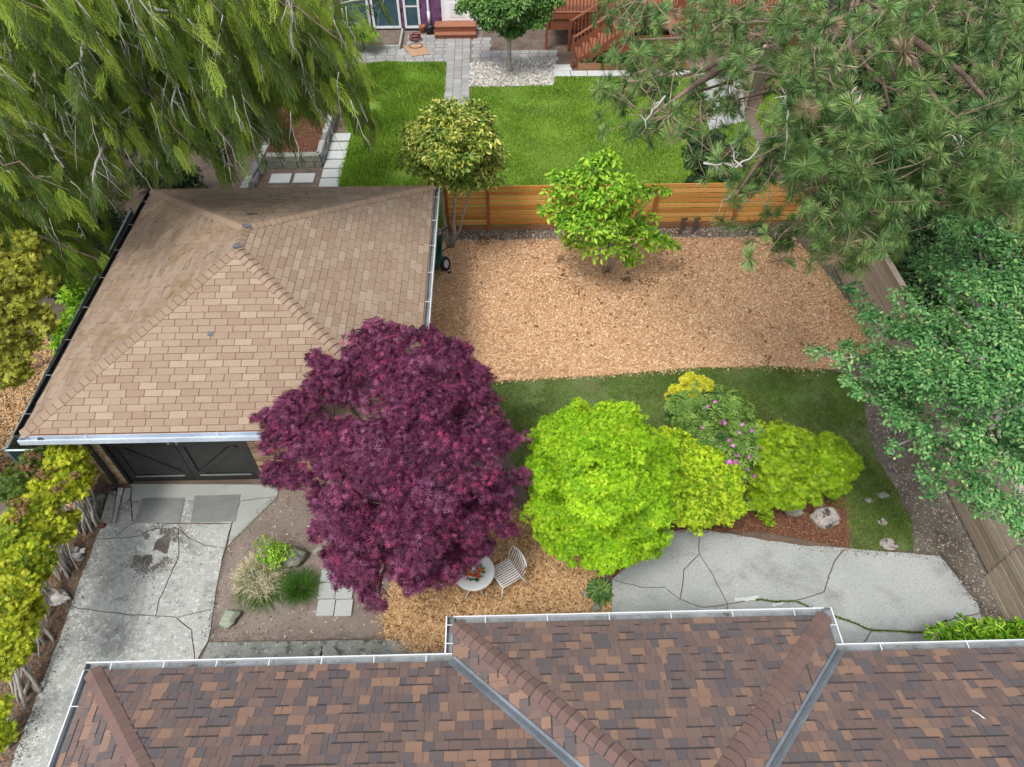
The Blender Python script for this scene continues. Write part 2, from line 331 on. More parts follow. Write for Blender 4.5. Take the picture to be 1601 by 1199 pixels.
# ------------------------------------------------------------------ flat ground pieces
def area2(P): return sum(P[i][0]*P[(i+1) % len(P)][1]-P[(i+1) % len(P)][0]*P[i][1] for i in range(len(P)))/2
def jag(P, st=.12, amp=.02, sc_=3.0, closed=True):
    out = []; n = len(P)
    for i in range(n if closed else n-1):
        a = np.array(P[i][:2]); b = np.array(P[(i+1) % n][:2])
        if tuple(a) > tuple(b): q, w_ = b, a
        else: q, w_ = a, b
        k = max(1, int(np.linalg.norm(b-a)/st))
        for j in range(k):
            p = a+(b-a)*j/k
            out.append(p+amp*np.array([hashn((*p, 3.1), sc_)+.5*hashn((*p, 1.1), sc_*3), hashn((*p, 9.7), sc_)+.5*hashn((*p, 5.1), sc_*3)]))
    if not closed: out.append(np.array(P[-1][:2]))
    return out
def inset(P, d):
    if area2(P) < 0: P = P[::-1]
    n = len(P); out = []
    for i in range(n):
        a, b, c = P[i-1], P[i], P[(i+1) % n]
        e1 = b-a; e2 = c-b; n1 = np.array([-e1[1], e1[0]]); n2 = np.array([-e2[1], e2[0]])
        m_ = n1/(np.linalg.norm(n1)+1e-9)+n2/(np.linalg.norm(n2)+1e-9); m_ /= (np.linalg.norm(m_)+1e-9)
        out.append(b+m_*d)
    return out
def sheet(name, P, z, mat, kind='structure', parent=None, thick=0, jagged=None, ins=0, grid=None):
    P = [np.array(p[:2], float) for p in P]
    if jagged: P = jag(P, *jagged)
    if ins: P = inset(P, ins)
    if area2(P) < 0: P = P[::-1]
    n = len(P); V = [(*p, z) for p in P]; Fc = [tuple(range(n))]
    if thick:
        V += [(*p, z-thick) for p in P]; Fc += [(i, i+n, (i+1) % n+n, (i+1) % n) for i in range(n)]
    import bmesh
    me = mesh(name, V, Fc); bm = bmesh.new(); bm.from_mesh(me)
    bmesh.ops.triangulate(bm, faces=[f for f in bm.faces if len(f.verts) > 4]); bmesh.ops.recalc_face_normals(bm, faces=bm.faces[:]); bm.to_mesh(me); bm.free()
    o = link(name, me, mat, parent)
    if kind and parent is None: o['kind'] = kind
    return o
def inside(P, X, Y):
    P = np.array([p[:2] for p in P]); c = np.zeros(len(X), bool); j = len(P)-1
    for i in range(len(P)):
        xi, yi = P[i]; xj, yj = P[j]
        c ^= ((yi > Y) != (yj > Y)) & (X < (xj-xi)*(Y-yi)/(yj-yi+1e-12)+xi); j = i
    return c
def rnd_in(P, n, holes=()):
    Q = np.array([p[:2] for p in P]); lo, hi = Q.min(0), Q.max(0); out = np.zeros((0, 2))
    while len(out) < n:
        c = R.uniform(lo, hi, (n*2, 2)); k = inside(P, c[:, 0], c[:, 1])
        for h_ in holes: k &= ~inside(h_, c[:, 0], c[:, 1])
        out = np.vstack([out, c[k]])
    return out[:n]

# ------------------------------------------------------------------ leaf templates (x along the leaf, z its normal)
def tpl_palm(lobes=7, wd=.2, spread=2.3):
    V = []; T = []
    for k in range(lobes):
        a = (k-(lobes-1)/2)/((lobes-1)/2)*spread; L = 1-.32*abs(k-(lobes-1)/2)/((lobes-1)/2)
        d = np.array([math.cos(a), math.sin(a)]); p = np.array([-d[1], d[0]])
        b = len(V); V += [(0, 0, 0), (*(d*L*.42+p*wd*.6), .03), (*(d*L), -.16), (*(d*L*.42-p*wd*.6), .03)]; T += [(b, b+3, b+2), (b, b+2, b+1)]
    return np.array(V), np.array(T)
def tpl_oval(wd=.5, fold=.12, droop=.15):
    return np.array([(0, 0, 0), (.45, wd/2, fold), (1, 0, -droop), (.45, -wd/2, fold)]), np.array([(0, 3, 2), (0, 2, 1)])
def tpl_oval4(wd=.5, fold=.1, droop=.2):
    return np.array([(0, 0, 0), (.3, wd*.42, fold), (.7, wd*.45, fold*.6), (1, 0, -droop), (.7, -wd*.45, fold*.6), (.3, -wd*.42, fold)]), \
        np.array([(0, 3, 2), (0, 2, 1), (0, 5, 4), (0, 4, 3)])
def tpl_whorl(k=8, wd=.26):
    V = []; T = []
    for i in range(k):
        a = 2*PI*i/k+.2*(i % 2); d = np.array([math.cos(a), math.sin(a)]); p = np.array([-d[1], d[0]]); L = .8+.2*((i*7) % 3)/2
        b = len(V); V += [(*(d*.06), 0), (*(d*L*.55+p*wd/2), .10), (*(d*L), -.12), (*(d*L*.55-p*wd/2), .10)]; T += [(b, b+3, b+2), (b, b+2, b+1)]
    return np.array(V), np.array(T)
def tpl_fan(k=7, wd=.10, spread=1.0):
    V = []; T = []; rg = np.random.default_rng(3)
    for i in range(k):
        a = (i/(k-1)-.5)*2*spread; d = np.array([math.cos(a), math.sin(a)]); p = np.array([-d[1], d[0]]); L = 1-.35*abs(a)/spread
        z = rg.uniform(-.1, .15)
        b = len(V); V += [(*(d*.1-p*wd*.5), 0), (*(d*L*.6-p*wd), z), (*(d*L), z-.05), (*(d*L*.6+p*wd), z), (*(d*.1+p*wd*.5), 0)]; T += [(b, b+1, b+4), (b+1, b+3, b+4), (b+1, b+2, b+3)]
    return np.array(V), np.array(T)
def tpl_tuft(k=70, wd=.016, seed=5):
    V = []; T = []; rg = np.random.default_rng(seed)
    for i in range(k):
        z = rg.uniform(-.35, .95); a = rg.uniform(0, 2*PI); s_ = math.sqrt(1-z*z); d = np.array([s_*math.cos(a), s_*math.sin(a), z]); L = rg.uniform(.75, 1.05)
        p = np.cross(d, rg.normal(size=3)); p /= np.linalg.norm(p); b = len(V)
        V += [d*.04-p*wd, d*.04+p*wd, d*L*.6+p*wd*.8-np.array([0, 0, .03]), d*L-np.array([0, 0, .14])]; T += [(b, b+1, b+2), (b, b+2, b+3)]
    return np.array(V), np.array(T)
def tpl_spray(seed=1, n=15):
    """a hanging conifer spray: rachis along x with side fans"""
    V = []; T = []; rg = np.random.default_rng(seed)
    def strip(a, b, w0):
        a = np.array(a); b = np.array(b); d = b-a; p = np.cross(d, [0, 0, 1]); p = p/(np.linalg.norm(p)+1e-9)*w0
        k = len(V); m = a+d*.5
        V.extend([a-p*.4, m-p, b, m+p, a+p*.4]); T.extend([(k, k+1, k+4), (k+1, k+3, k+4), (k+1, k+2, k+3)])
    strip((0, 0, 0), (1, 0, 0), .006)
    for i in range(n):
        x = .06+.9*i/n; L = .34*(1-.55*x)*rg.uniform(.75, 1.15)
        for s_ in (-1, 1):
            a = s_*rg.uniform(.42, .78); z = rg.uniform(-.05, .05)
            e = (x+L*math.cos(a), L*math.sin(a), z); strip((x, 0, 0), e, .009)
            m = (x+L*.45*math.cos(a), L*.45*math.sin(a), z*.4); a2 = a*.25
            strip(m, (m[0]+L*.55*math.cos(a2), m[1]+L*.55*math.sin(a2), z), .008)
    return np.array(V), np.array(T)
def scatter(tpl, pos, nrm, dirs, scale, rnd):
    V0, T0 = tpl; pos = np.asarray(pos); n = nrm/(np.linalg.norm(nrm, axis=1, keepdims=True)+1e-9)
    t = dirs-n*np.sum(dirs*n, axis=1, keepdims=True); t /= (np.linalg.norm(t, axis=1, keepdims=True)+1e-9)
    b = np.cross(n, t); sc_ = np.asarray(scale).reshape(-1, 1, 1)
    V = pos[:, None, :]+sc_*(V0[None, :, 0:1]*t[:, None, :]+V0[None, :, 1:2]*b[:, None, :]+V0[None, :, 2:3]*n[:, None, :])
    k = len(V0); T = T0[None]+np.arange(len(pos))[:, None, None]*k
    return V.reshape(-1, 3), T.reshape(-1, 3), np.repeat(rnd, k)
class Acc:
    def __init__(s): s.V = []; s.T = []; s.r = []; s.n = 0
    def add(s, V, T, r):
        s.V.append(V); s.T.append(T+s.n); s.r.append(r); s.n += len(V)
    def build(s, name, mat, parent=None, kind=None):
        o = link(name, trimesh(name, np.vstack(s.V), np.vstack(s.T), np.concatenate(s.r)), mat, parent)
        if kind: o['kind'] = kind
        return o
def unit(n):
    v = R.normal(size=(n, 3)); return v/np.linalg.norm(v, axis=1, keepdims=True)

def crown(blobs, tpl, size, n_per_m2, upb=.6, clump=.33, cl_dens=5.0, squash=.8, rnd_bias=0, inner=.15, spread=(.55, 1.08), droop=.3, low=-.35, gap=0.0, tipbias=0, tilt=.5):
    """blobs: (centre xyz, radius). Each blob carries smaller clumps on its surface, each clump a shell of leaves."""
    acc = Acc(); allc = []
    for c, r in blobs:
        c = np.asarray(c); nc = max(5, int(cl_dens*4*PI*r*r/(PI*(clump*r+.08)**2)*.42))
        d = unit(nc*3); d = d[d[:, 2] > low][:nc]
        if gap: d = d[R.random(len(d)) > gap]
        out = R.random(len(d)) < .16; rad = r*np.where(out, R.uniform(.95, 1.25, len(d)), R.uniform(.45, .85, len(d)))[:, None]; cc = c+d*rad*np.array([1, 1, squash])
        rc = (clump*r+.04)*R.uniform(.55, 1.3, len(d))*np.where(out, .6, 1); allc.append((cc, rc, d))
        nl = np.maximum(4, (n_per_m2*2*PI*rc**2)).astype(int); idx = np.repeat(np.arange(len(d)), nl); N = len(idx)
        u = unit(N); u[:, 2] = np.abs(u[:, 2])*.9-.15; u = u*.75+d[idx]*.45; u /= np.linalg.norm(u, axis=1, keepdims=True)
        p = cc[idx]+u*rc[idx][:, None]*R.uniform(*spread, (N, 1))*np.array([1, 1, squash])
        nrm = u*.55+np.array([0, 0, upb])+R.normal(size=(N, 3))*tilt
        dr = u+R.normal(size=(N, 3))*.5; dr[:, 2] -= droop
        # each clump leans to its own tone; the youngest leaves sit outermost
        tone = R.random(len(d))[idx]*.42+R.random(N)*.58
        acc.add(*scatter(tpl, p, nrm, dr, size*R.uniform(.65, 1.2, N), np.clip(tone+rnd_bias, .01, .98)))
        if inner:
            N = int(inner*N); u = unit(N); p = c+u*r*.62*np.cbrt(R.random((N, 1)))*np.array([1, 1, squash])
            acc.add(*scatter(tpl, p, unit(N)+np.array([0, 0, .5]), unit(N), size*R.uniform(.6, 1.1, N), R.uniform(.02, .98, N)))
    return acc, allc
def wig(a, b, k=5, amp=.08, sag=0.0):
    a = np.array(a, float); b = np.array(b, float); L = np.linalg.norm(b-a); out = []
    for i in range(k+1):
        t = i/k; p = a+(b-a)*t+(np.array([0, 0, -sag*4*t*(1-t)]) if sag else 0)
        if 0 < i < k: p = p+R.normal(size=3)*amp*L*.25
        out.append(p)
    return out
def limbs(mb, base, fork, blobs, allc, r0, nf=10):
    top = np.array(fork)
    for (c, r), (cc, rc, d) in zip(blobs, allc):
        c = np.array(c); a = top+(c-top)*0; mb.tube(wig(a, c, 5, .12), np.linspace(r0*.6, r0*.22, 6), 6)
        for i in R.permutation(len(cc))[:nf]: mb.tube(wig(c, cc[i], 3, .15), np.linspace(r0*.2, r0*.06, 4), 4)
def blobs_px(L, k=1.0):
    out = []
    for (px, py, z, r) in L:
        c = S(px, py, z); out.append((c, r*k*depth(c)/F))
    return out
def tree(name, base, fork, L, tpl, size, dens, leafmat, label, cat, bark='bark_brown', r0=.08, trunks=None, group=None, nf=8, **kw):
    base = np.array(base, float)
    t = thing(name, base, label, cat, group)
    bl = blobs_px(L) if len(L[0]) == 4 else L
    acc, allc = crown(bl, tpl, size, dens, **kw)
    acc.build('crown', leafmat, t)
    mb = MB()
    for (a, b, r) in (trunks or [(base, fork, r0)]): mb.tube(wig(np.array(a)-np.array([0, 0, .05]), b, 6, .06), np.linspace(r*1.25, r*.7, 7), 8)
    mb.build('trunk', bark, t, True)
    br = MB(); limbs(br, base, fork, bl, allc, r0, nf); br.build('branches', bark, t, True)['kind'] = 'stuff'
    return t

# ================================================================== GROUND
g = sheet('ground', [(-70, -60), (70, -60), (70, 110), (-70, 110)], 0, 'soil')
PX = lambda L, z=0.0: [S(px, py, z)[:2] for px, py in L]
# neighbour's lawns, left and right of the paved walk
LAWN_L = [(-5.05, 25.95), (-1.80, 26.02), (-1.68, 20.6), (-1.55, 15.98), (-4.72, 15.98), (-4.72, 20.8), (-5.3, 23.2)]
LAWN_R = [(-.88, 24.05), (2.06, 24.05), (2.12, 24.72), (8.3, 24.5), (8.1, 15.98), (-1.55, 15.98), (-1.50, 17.6), (-.86, 21.0)]
for P_ in (LAWN_L, LAWN_R): sheet('lawn', P_, .012, 'lawn_far', jagged=(.3, .03, 2))
def blades(name, P, n, h, wd, mat, z=.01, holes=(), parent=None, clumpy=0.0, lean=.35, kind='stuff', thr=-9):
    p = rnd_in(P, n, holes)
    if thr > -1: p = p[np.array([hashn((*q, 4.2), 1.1)+.4*hashn((*q, 1.2), 5)+R.normal()*.22 > thr for q in p])]
    n = len(p)
    a = R.uniform(0, 2*PI, n); hh = h*R.uniform(.5, 1.3, n)
    if clumpy:
        nv = np.array([hashn((*q, 7.7), .9) for q in p]); hh *= 1+clumpy*nv*2
    ax = np.stack([np.cos(a), np.sin(a), 0*a], 1)*wd/2; b = np.column_stack([p, np.full(n, z)])
    tip = b+np.stack([R.normal(size=n)*lean*hh, R.normal(size=n)*lean*hh, hh], 1)
    V = np.stack([b-ax, b+ax, tip], 1).reshape(-1, 3)
    cl = np.array([hashn((*q, 2.2), .45) for q in p[:]])
    rn = np.clip(.5+.45*cl+R.normal(size=n)*.2, .02, .98)
    o = link(name, trimesh(name, V, np.arange(3*n).reshape(-1, 3), np.repeat(rn, 3)), mat, parent)
    tag(o, kind=kind); return o
def tagstuff(o, label, cat): return tag(o, label, cat, kind='stuff')
tagstuff(blades('grass', LAWN_L, 62000, .10, .035, 'grass_far', clumpy=.8), 'lush bright green grass left of the paved walk behind the fence', 'grass')
tagstuff(blades('grass', LAWN_R, 105000, .06, .03, 'grass_far', clumpy=.4, holes=(PX([(1100, 128), (1160, 115), (1165, 190), (1110, 205), (1098, 165)]),)), 'mown light green grass right of the paved walk behind the fence', 'grass')
# gravel bed round the neighbour's tree
GRAV = [(-.90, 25.93), (2.26, 25.98), (2.06, 24.05), (-.93, 24.02)]
sheet('gravel_bed', GRAV, .014, 'gravel', jagged=(.3, .02, 2))
def chips(name, P, n, L, wd, mat, z=.012, holes=(), label=None, cat=None, hgt=.03, lift=None, kind='stuff'):
    p = rnd_in(P, n, holes); a = R.uniform(0, 2*PI, n); l = L*R.uniform(.45, 1.4, n); w_ = wd*R.uniform(.5, 1.5, n)
    t = np.stack([np.cos(a), np.sin(a), R.normal(size=n)*.28], 1)*l[:, None]/2
    s_ = np.stack([-np.sin(a), np.cos(a), R.normal(size=n)*.35], 1)*w_[:, None]/2
    zz = z+np.abs(t[:, 2])*.6+R.uniform(0, hgt, n)
    if lift: zz += lift*np.array([hashn((*q, .3), 1.3)+.5*hashn((*q, 6.3), 3.1) for q in p])
    c = np.column_stack([p, zz])
    V = np.stack([c-t-s_, c+t-s_*.6, c+t*1.05+s_, c-t+s_*.8], 1).reshape(-1, 3)
    rn = np.clip(R.beta(2, 2, n), .02, .98)
    o = link(name, trimesh(name, V, np.arange(4*n).reshape(-1, 4), np.repeat(rn, 4)), mat)
    return tag(o, label, cat, kind=kind)
chips('pebbles', GRAV, 5200, .06, .045, 'pebble', label='pale gravel spread round the neighbour tree trunk', cat='gravel')

# wood chip areas
CHIP_A = PX([(700, 372), (880, 374), (1130, 372), (1240, 372), (1285, 420), (1362, 520), (1372, 562), (1300, 578), (1190, 572), (1080, 576), (960, 586), (850, 592), (760, 596), (640, 610), (600, 560), (640, 470)])
CHIP_A = [tuple(p) for p in CHIP_A]; CHIP_A[-1] = (-1.85, 13.2); CHIP_A[-2] = (-1.85, 11.3); CHIP_A[-3] = (-1.75, 9.9); CHIP_A[0] = (-1.75, 15.35)
sheet('wood_chip_bed', CHIP_A, .008, 'chip_base', jagged=(.12, .04, 4))
chips('wood_chips', CHIP_A, 92000, .050, .017, 'chip', lift=.02, label='fresh pale orange wood chips covering the bed in front of the fence', cat='wood chips')
CHIP_B = PX([(603, 996), (598, 950), (612, 915), (650, 880), (700, 850), (790, 800), (830, 790), (860, 830), (905, 868), (935, 900), (955, 935), (958, 975), (950, 1020), (620, 1020)])
sheet('wood_chip_bed', CHIP_B, .008, 'chip_base', jagged=(.1, .03, 4))
chips('wood_chips', CHIP_B, 30000, .062, .020, 'chip_brown', lift=.02, label='golden brown wood chips under the white table and chair', cat='wood chips')
CHIP_C = [(-10.9, 12.2), (-9.05, 10.2), (-8.0, 9.6), (-8.0, 7.2), (-9.2, 7.6), (-11.3, 8.4)]
sheet('wood_chip_bed', CHIP_C, .008, 'litter_soil', jagged=(.12, .04, 4))
chips('wood_chips', CHIP_C, 16000, .055, .02, 'chip_brown', lift=.02, label='weathered brown wood chips left of the garage wall', cat='wood chips')
# gravel margin at the foot of the cedar fence
MARG = [(-1.75, 15.3), (7.6, 15.15), (7.9, 15.95), (-1.75, 15.95)]
sheet('gravel_margin', MARG, .005, 'litter_soil', jagged=(.2, .04, 3))
chips('pebbles', MARG, 2600, .045, .03, 'debris', label='loose stones and debris along the foot of the cedar fence', cat='gravel')
# our lawn
LAWN = PX([(760, 600), (850, 592), (960, 586), (1080, 576), (1190, 572), (1290, 578), (1350, 592), (1352, 650), (1372, 720), (1398, 760), (1425, 815), (1428, 862), (1330, 862), (1326, 800), (1240, 770), (1180, 760), (1100, 700), (1000, 700), (840, 720), (815, 745), (790, 700)])
sheet('lawn', LAWN, .012, 'lawn_base', jagged=(.15, .04, 3))
tagstuff(blades('grass', LAWN, 120000, .042, .012, 'grass', clumpy=.4, lean=.6, thr=-.42), 'short dark patchy grass between wood chips and the bright shrubs', 'grass')
# dark bark bed under the shrubs
BED = PX([(815, 748), (850, 700), (1000, 690), (1100, 690), (1200, 700), (1290, 740), (1322, 790), (1326, 858), (1250, 842), (1180, 832), (1130, 832), (1040, 830), (960, 905), (905, 868), (860, 830), (830, 790)])
sheet('bark_bed', BED, .016, 'bark_bed', jagged=(.12, .03, 4))
chips('bark_mulch', BED, 16000, .032, .012, 'deadleaf', hgt=.015, label='fine dark red bark mulch under the clipped shrubs', cat='bark mulch')
# dirt strips
DIRT_R = PX([(1348, 592), (1352, 650), (1372, 720), (1398, 760), (1425, 815), (1428, 862), (1475, 868), (1545, 985), (1600, 1010), (1640, 990), (1500, 800), (1390, 560), (1330, 430), (1262, 415), (1335, 520)])
sheet('dirt', DIRT_R, .004, 'litter_soil', jagged=(.15, .05, 3))
chips('leaf_litter', DIRT_R, 3500, .03, .016, 'debris', hgt=.01, z=.006, label='dry leaf litter on the bare soil along the right fence', cat='leaf litter')
o = blades('weeds', DIRT_R, 9000, .05, .014, 'grass', thr=.12); tagstuff(o, 'sparse weeds sprouting on the soil along the right fence', 'weeds')
DIRT_F = PX([(437, 762), (560, 740), (700, 800), (650, 880), (612, 915), (598, 950), (603, 998), (325, 1003), (330, 930), (355, 858), (368, 838)])
sheet('dirt', DIRT_F, .004, 'dirt', jagged=(.12, .02, 3))
chips('leaf_litter', DIRT_F, 1500, .035, .02, 'debris', hgt=.006, z=.006, label='scattered dry bits on the bare dirt beside the driveway', cat='leaf litter')
chips('leaf_litter', PX([(0, 1199), (0, 900), (100, 760), (170, 790), (120, 960), (40, 1199)]), 5000, .035, .02, 'deadleaf', hgt=.006, z=.006, label='dead brown leaves on the soil under the golden hedge', cat='leaf litter')
chips('fallen_leaves', PX([(700, 372), (1230, 372), (1330, 540), (1000, 560), (800, 520)]), 240, .06, .04, 'deadleaf', z=.05, label='dark fallen leaves scattered over the pale wood chips', cat='leaves')

sp = Acc()
for (px, py, k, s_) in ((876, 403, 16, .05), (878, 432, 18, .06), (905, 452, 30, .14), (1018, 441, 22, .10), (1065, 412, 14, .07), (980, 438, 20, .07), (1075, 428, 10, .08), (1200, 560, 12, .1), (935, 350, 14, .15), (760, 375, 40, .12), (1000, 462, 16, .2)):
    c = S(px, py, .05); p = c+R.normal(size=(k, 3))*np.array([s_, s_, .006]); sp.add(*scatter(tpl_oval4(.6, .1, .1), p, unit(k)*.4+np.array([0, 0, 1.]), unit(k), R.uniform(.04, .10, k), R.random(k)*.6))
tag(sp.build('old_leaves', 'deadleaf'), 'dark clusters of old wet leaves lying on the pale wood chips', 'leaves', kind='stuff')
def spill(L, n, sd_, mat, size, z, label, cat, name='spilled_chips', par=None):
    P = [np.array(q[:2]) for q in L]; pts = []
    for _ in range(n):
        i = R.integers(0, len(P)-1); pts.append(P[i]+(P[i+1]-P[i])*R.random()+R.normal(size=2)*sd_*(.4+abs(hashn((*P[i], 3), 1.5))*2))
    p = np.column_stack([np.array(pts), np.full(n, z)+R.random(n)*.01]); a = Acc()
    a.add(*scatter(tpl_oval4(.4, .05, .05), p, unit(n)*.3+np.array([0, 0, 1.]), unit(n), size*R.uniform(.4, 1.3, n), R.random(n)*.96+.02)); tag(a.build(name, mat), label, cat, kind='stuff')
spill(PX([(760, 596), (850, 592), (960, 586), (1080, 576), (1190, 572), (1290, 578)]), 1300, .07, 'chip', .05, .045, 'stray wood chips spilled onto the lawn edge', 'wood chips')
spill(PX([(603, 996), (598, 950), (612, 915), (650, 880)]), 260, .07, 'chip_brown', .05, .02, 'stray brown chips spilled onto the bare dirt', 'wood chips')
spill(PX([(960, 905), (1040, 830), (1130, 832), (1240, 850), (1330, 858)]), 700, .05, 'deadleaf', .03, .042, 'crumbs of bark mulch along the patio edge', 'bark mulch', 'bark_crumbs')
spill(PX([(1330, 862), (1470, 868), (1500, 905), (1545, 962)]), 900, .07, 'crust', .03, .042, 'soil and crumbs washed over the right patio edge', 'soil', 'soil_crumbs')
spill(PX([(1326, 858), (1322, 790), (1290, 740)]), 500, .06, 'deadleaf', .035, .03, 'bark crumbs spilled onto the grass beside the pale rock', 'bark mulch', 'bark_crumbs')
spill(PX([(150, 842), (110, 949), (60, 1080), (15, 1199)]), 1300, .10, 'crust', .03, .036, 'soil and crumbs along the left edge of the driveway', 'soil', 'soil_crumbs')
spill(PX([(434, 776), (355, 855), (335, 950), (325, 1003), (500, 1001), (706, 998)]), 700, .05, 'crust', .025, .036, 'soil crumbs along the driveway and walk edge', 'soil', 'soil_crumbs')
# ------------------------------------------------------------------ concrete driveway: slabs that share cracked edges
DW = bpy.data.objects.new('driveway', None); COL.objects.link(DW); DW['kind'] = 'structure'; DW.location = (-6, 6, 0)
def slab(parent, L, z, mat, j=(.1, .022, 3.5), ins=.009, th=.08, name='slab'):
    P = [S(px, py, z)[:2] for px, py in L]
    o = sheet(name, P, z, mat, None, parent, th, j, ins); return o
A, B_, C_, D_, E_, F_ = (175, 842), (222, 823), (278, 826), (280, 870), (240, 905), (268, 966)
slab(DW, [(204, 756), (437, 757), (434, 776), (376, 783), (205, 783)], .03, 'concrete_new', (.1, .004, 3))
slab(DW, [(190, 783), (205, 783), (207, 818), A, (150, 842), (168, 800)], .03, 'concrete')
slab(DW, [(376, 783), (434, 776), (355, 855), (362, 820)], .03, 'concrete_new', (.1, .006, 3))
K_ = (244, 962)
slab(DW, [A, (216, 838), (240, 826), C_, D_, (275, 880), (250, 935), K_, (190, 960), (110, 949), (135, 880), (150, 842)], .03, 'concrete')
slab(DW, [(207, 818), (300, 819), (362, 818), (352, 857), (318, 852), (290, 836), C_, (240, 826), (216, 838), A], .03, 'concrete')
slab(DW, [C_, (290, 836), (318, 852), (352, 857), (342, 900), (335, 952), (275, 966), K_, (250, 935), (275, 880), D_], .03, 'concrete')
slab(DW, [(275, 966), (335, 952), (325, 1003), (305, 1038), (302, 1008), (300, 985)], .03, 'concrete')
slab(DW, [(110, 949), (190, 960), K_, (275, 966), (300, 985), (302, 1008), (305, 1038), (290, 1300), (0, 1500), (15, 1199), (60, 1080)], .03, 'concrete')
# narrow apron slabs and the diamond plates
slab(DW, [(206, 783), (290, 783), (284, 817), (208, 819)], .026, 'concrete', (.2, .002, 3), .0)
slab(DW, [(290, 783), (376, 783), (362, 817), (284, 817)], .026, 'concrete', (.2, .002, 3), .0)
for k, (L, lab) in enumerate([([(222, 779), (289, 778), (281, 818), (209, 817)], 'grey ribbed metal plate set in the driveway, the left one below the garage door'),
                              ([(304, 775), (376, 773), (368, 815), (298, 816)], 'grey ribbed metal plate with a worn shiny spot, the right one below the garage door')]):
    c = np.mean([S(*p, .03) for p in L], 0); t = thing('metal_plate', c, lab, 'metal plate', 'ribbed metal plates in the driveway')
    sheet('plate', [S(*p, .036)[:2] for p in L], .040, 'galv', None, t, .008)
    r = MB(); q = [S(*p, .04) for p in L]
    for i in range(1, 22):
        u = i/22; a = q[0]*(1-u)+q[1]*u; b = q[3]*(1-u)+q[2]*u
        for j in range(9):
            s0, s1 = (j+.1)/9, (j+.85)/9; p0 = a*(1-s0)+b*s0; p1 = a*(1-s1)+b*s1; d = .018*(-1)**j
            r.bar((p0[0]-d, p0[1], .042), (p1[0]+d, p1[1], .042), .008, .006)
    o = r.build('ribs', 'galv', t)
# stained ring of dirt on the driveway: thin soil film with its own outline
c = S(245, 858, .03); n = 9000; q = R.normal(size=(n, 2))*np.array([.19, .23]); q = q[np.array([hashn((*a_, 3.3), 4)+.5*hashn((*a_, 1.3), 12) > -.05 for a_ in q])]
fl_ = Acc(); p = np.column_stack([c[0]+q[:, 0], c[1]+q[:, 1], R.uniform(.031, .034, len(q))]); fl_.add(*scatter(tpl_oval4(.9, 0, 0), p, np.tile([0, 0, 1.], (len(p), 1))+unit(len(p))*.12, unit(len(p)), R.uniform(.008, .026, len(p)), R.random(len(p))*.9))
tag(fl_.build('dried_soil', 'crust'), 'dark dried soil crusted on the driveway below the metal plates', 'dirt', kind='stuff')
# walk strip in front of the house
WK = bpy.data.objects.new('walkway', None); COL.objects.link(WK); WK['kind'] = 'structure'; WK.location = (-3, 4.3, 0)
xs = [(326, 1004), (505, 1001), (706, 998)]; ys = [(306, 1040), (500, 1040), (720, 1045)]
for i in range(2): slab(WK, [xs[i], xs[i+1], (ys[i+1][0], 1100), (ys[i][0]-20, 1100)], .03, 'strip', (.1, .01, 4), .006)

# ------------------------------------------------------------------ aggregate patio, cracked
PT = bpy.data.objects.new('patio', None); COL.objects.link(PT); PT['kind'] = 'structure'; PT.location = (5, 5.3, 0)
a1, a2, a3, a4 = (1094, 826), (1094, 866), (1118, 905), (1137, 945)
b1, b2, b3 = (1322, 856), (1303, 880), (1288, 925)
w1, w2, w3, w4 = (957, 905), (1000, 918), (1040, 919), (1065, 937)
h1, h2, h3, h4 = (1180, 938), (1240, 940), (1290, 958), (1363, 985)
k1, k2, k3, k4 = (1445, 989), (1480, 970), (1532, 959), (1545, 962)
jj = (.09, .022, 4)
slab(PT, [w1, (985, 880), (1040, 830), a1, a2, (1070, 890), (1063, 937), w3, w2], .035, 'patio', jj)
slab(PT, [w1, w2, w3, (1063, 937), (1100, 950), (1137, 945), (1135, 1020), (955, 1010)], .035, 'patio', jj)
slab(PT, [a2, a3, a4, (1100, 950), (1063, 937), (1070, 890)], .035, 'patio', jj)
slab(PT, [a1, (1160, 838), (1240, 850), b1, b2, b3, h2, h1, a4, a3, a2], .035, 'patio', jj)
slab(PT, [b1, (1390, 862), (1470, 868), (1500, 905), (1530, 945), k3, k2, k1, h4, h3, h2, b3, b2], .035, 'patio', jj)
slab(PT, [a4, h1, h2, h3, h4, (1350, 1005), (1340, 1150), (1135, 1150)], .035, 'patio', jj)
slab(PT, [h4, k1, k2, k3, (1545, 985), (1560, 1150), (1340, 1150), (1350, 1005)], .035, 'patio', jj)
def crackline(L, n, name, label, cat, mat='moss', wd=.03, z=.036, h=.018):
    P = jag([S(*p, .035)[:2] for p in L], .09, .022, 4, closed=False); pts = []
    for i in range(len(P)-1):
        k = max(1, int(n*np.linalg.norm(P[i+1]-P[i])))
        w_ = wd*(0.4+1.2*abs(hashn((*P[i], 2), 2)))
        for _ in range(k): pts.append(P[i]+(P[i+1]-P[i])*R.random()+R.normal(size=2)*w_*.5)
    p = np.array(pts); m = len(p); a = R.uniform(0, 2*PI, m); ax = np.stack([np.cos(a), np.sin(a), 0*a], 1)*.008
    b = np.column_stack([p, np.full(m, z-.006)]); hh = h*R.uniform(.4, 1.4, m); tip = b+np.stack([R.normal(size=m)*hh*.7, R.normal(size=m)*hh*.7, hh], 1)
    V = np.stack([b-ax, b+ax, tip], 1).reshape(-1, 3)
    tag(link(name, trimesh(name, V, np.arange(3*m).reshape(-1, 3), np.repeat(R.random(m)*.9+.05, 3)), mat), label, cat, kind='stuff')
crackline([h1, h2, h3, h4, k1, k2], 2200, 'moss', 'green moss filling the long crack across the grey patio', 'moss', wd=.019)
crackline([b1, b2, b3], 90, 'moss', 'thin moss in the crack running up to the bark bed', 'moss')
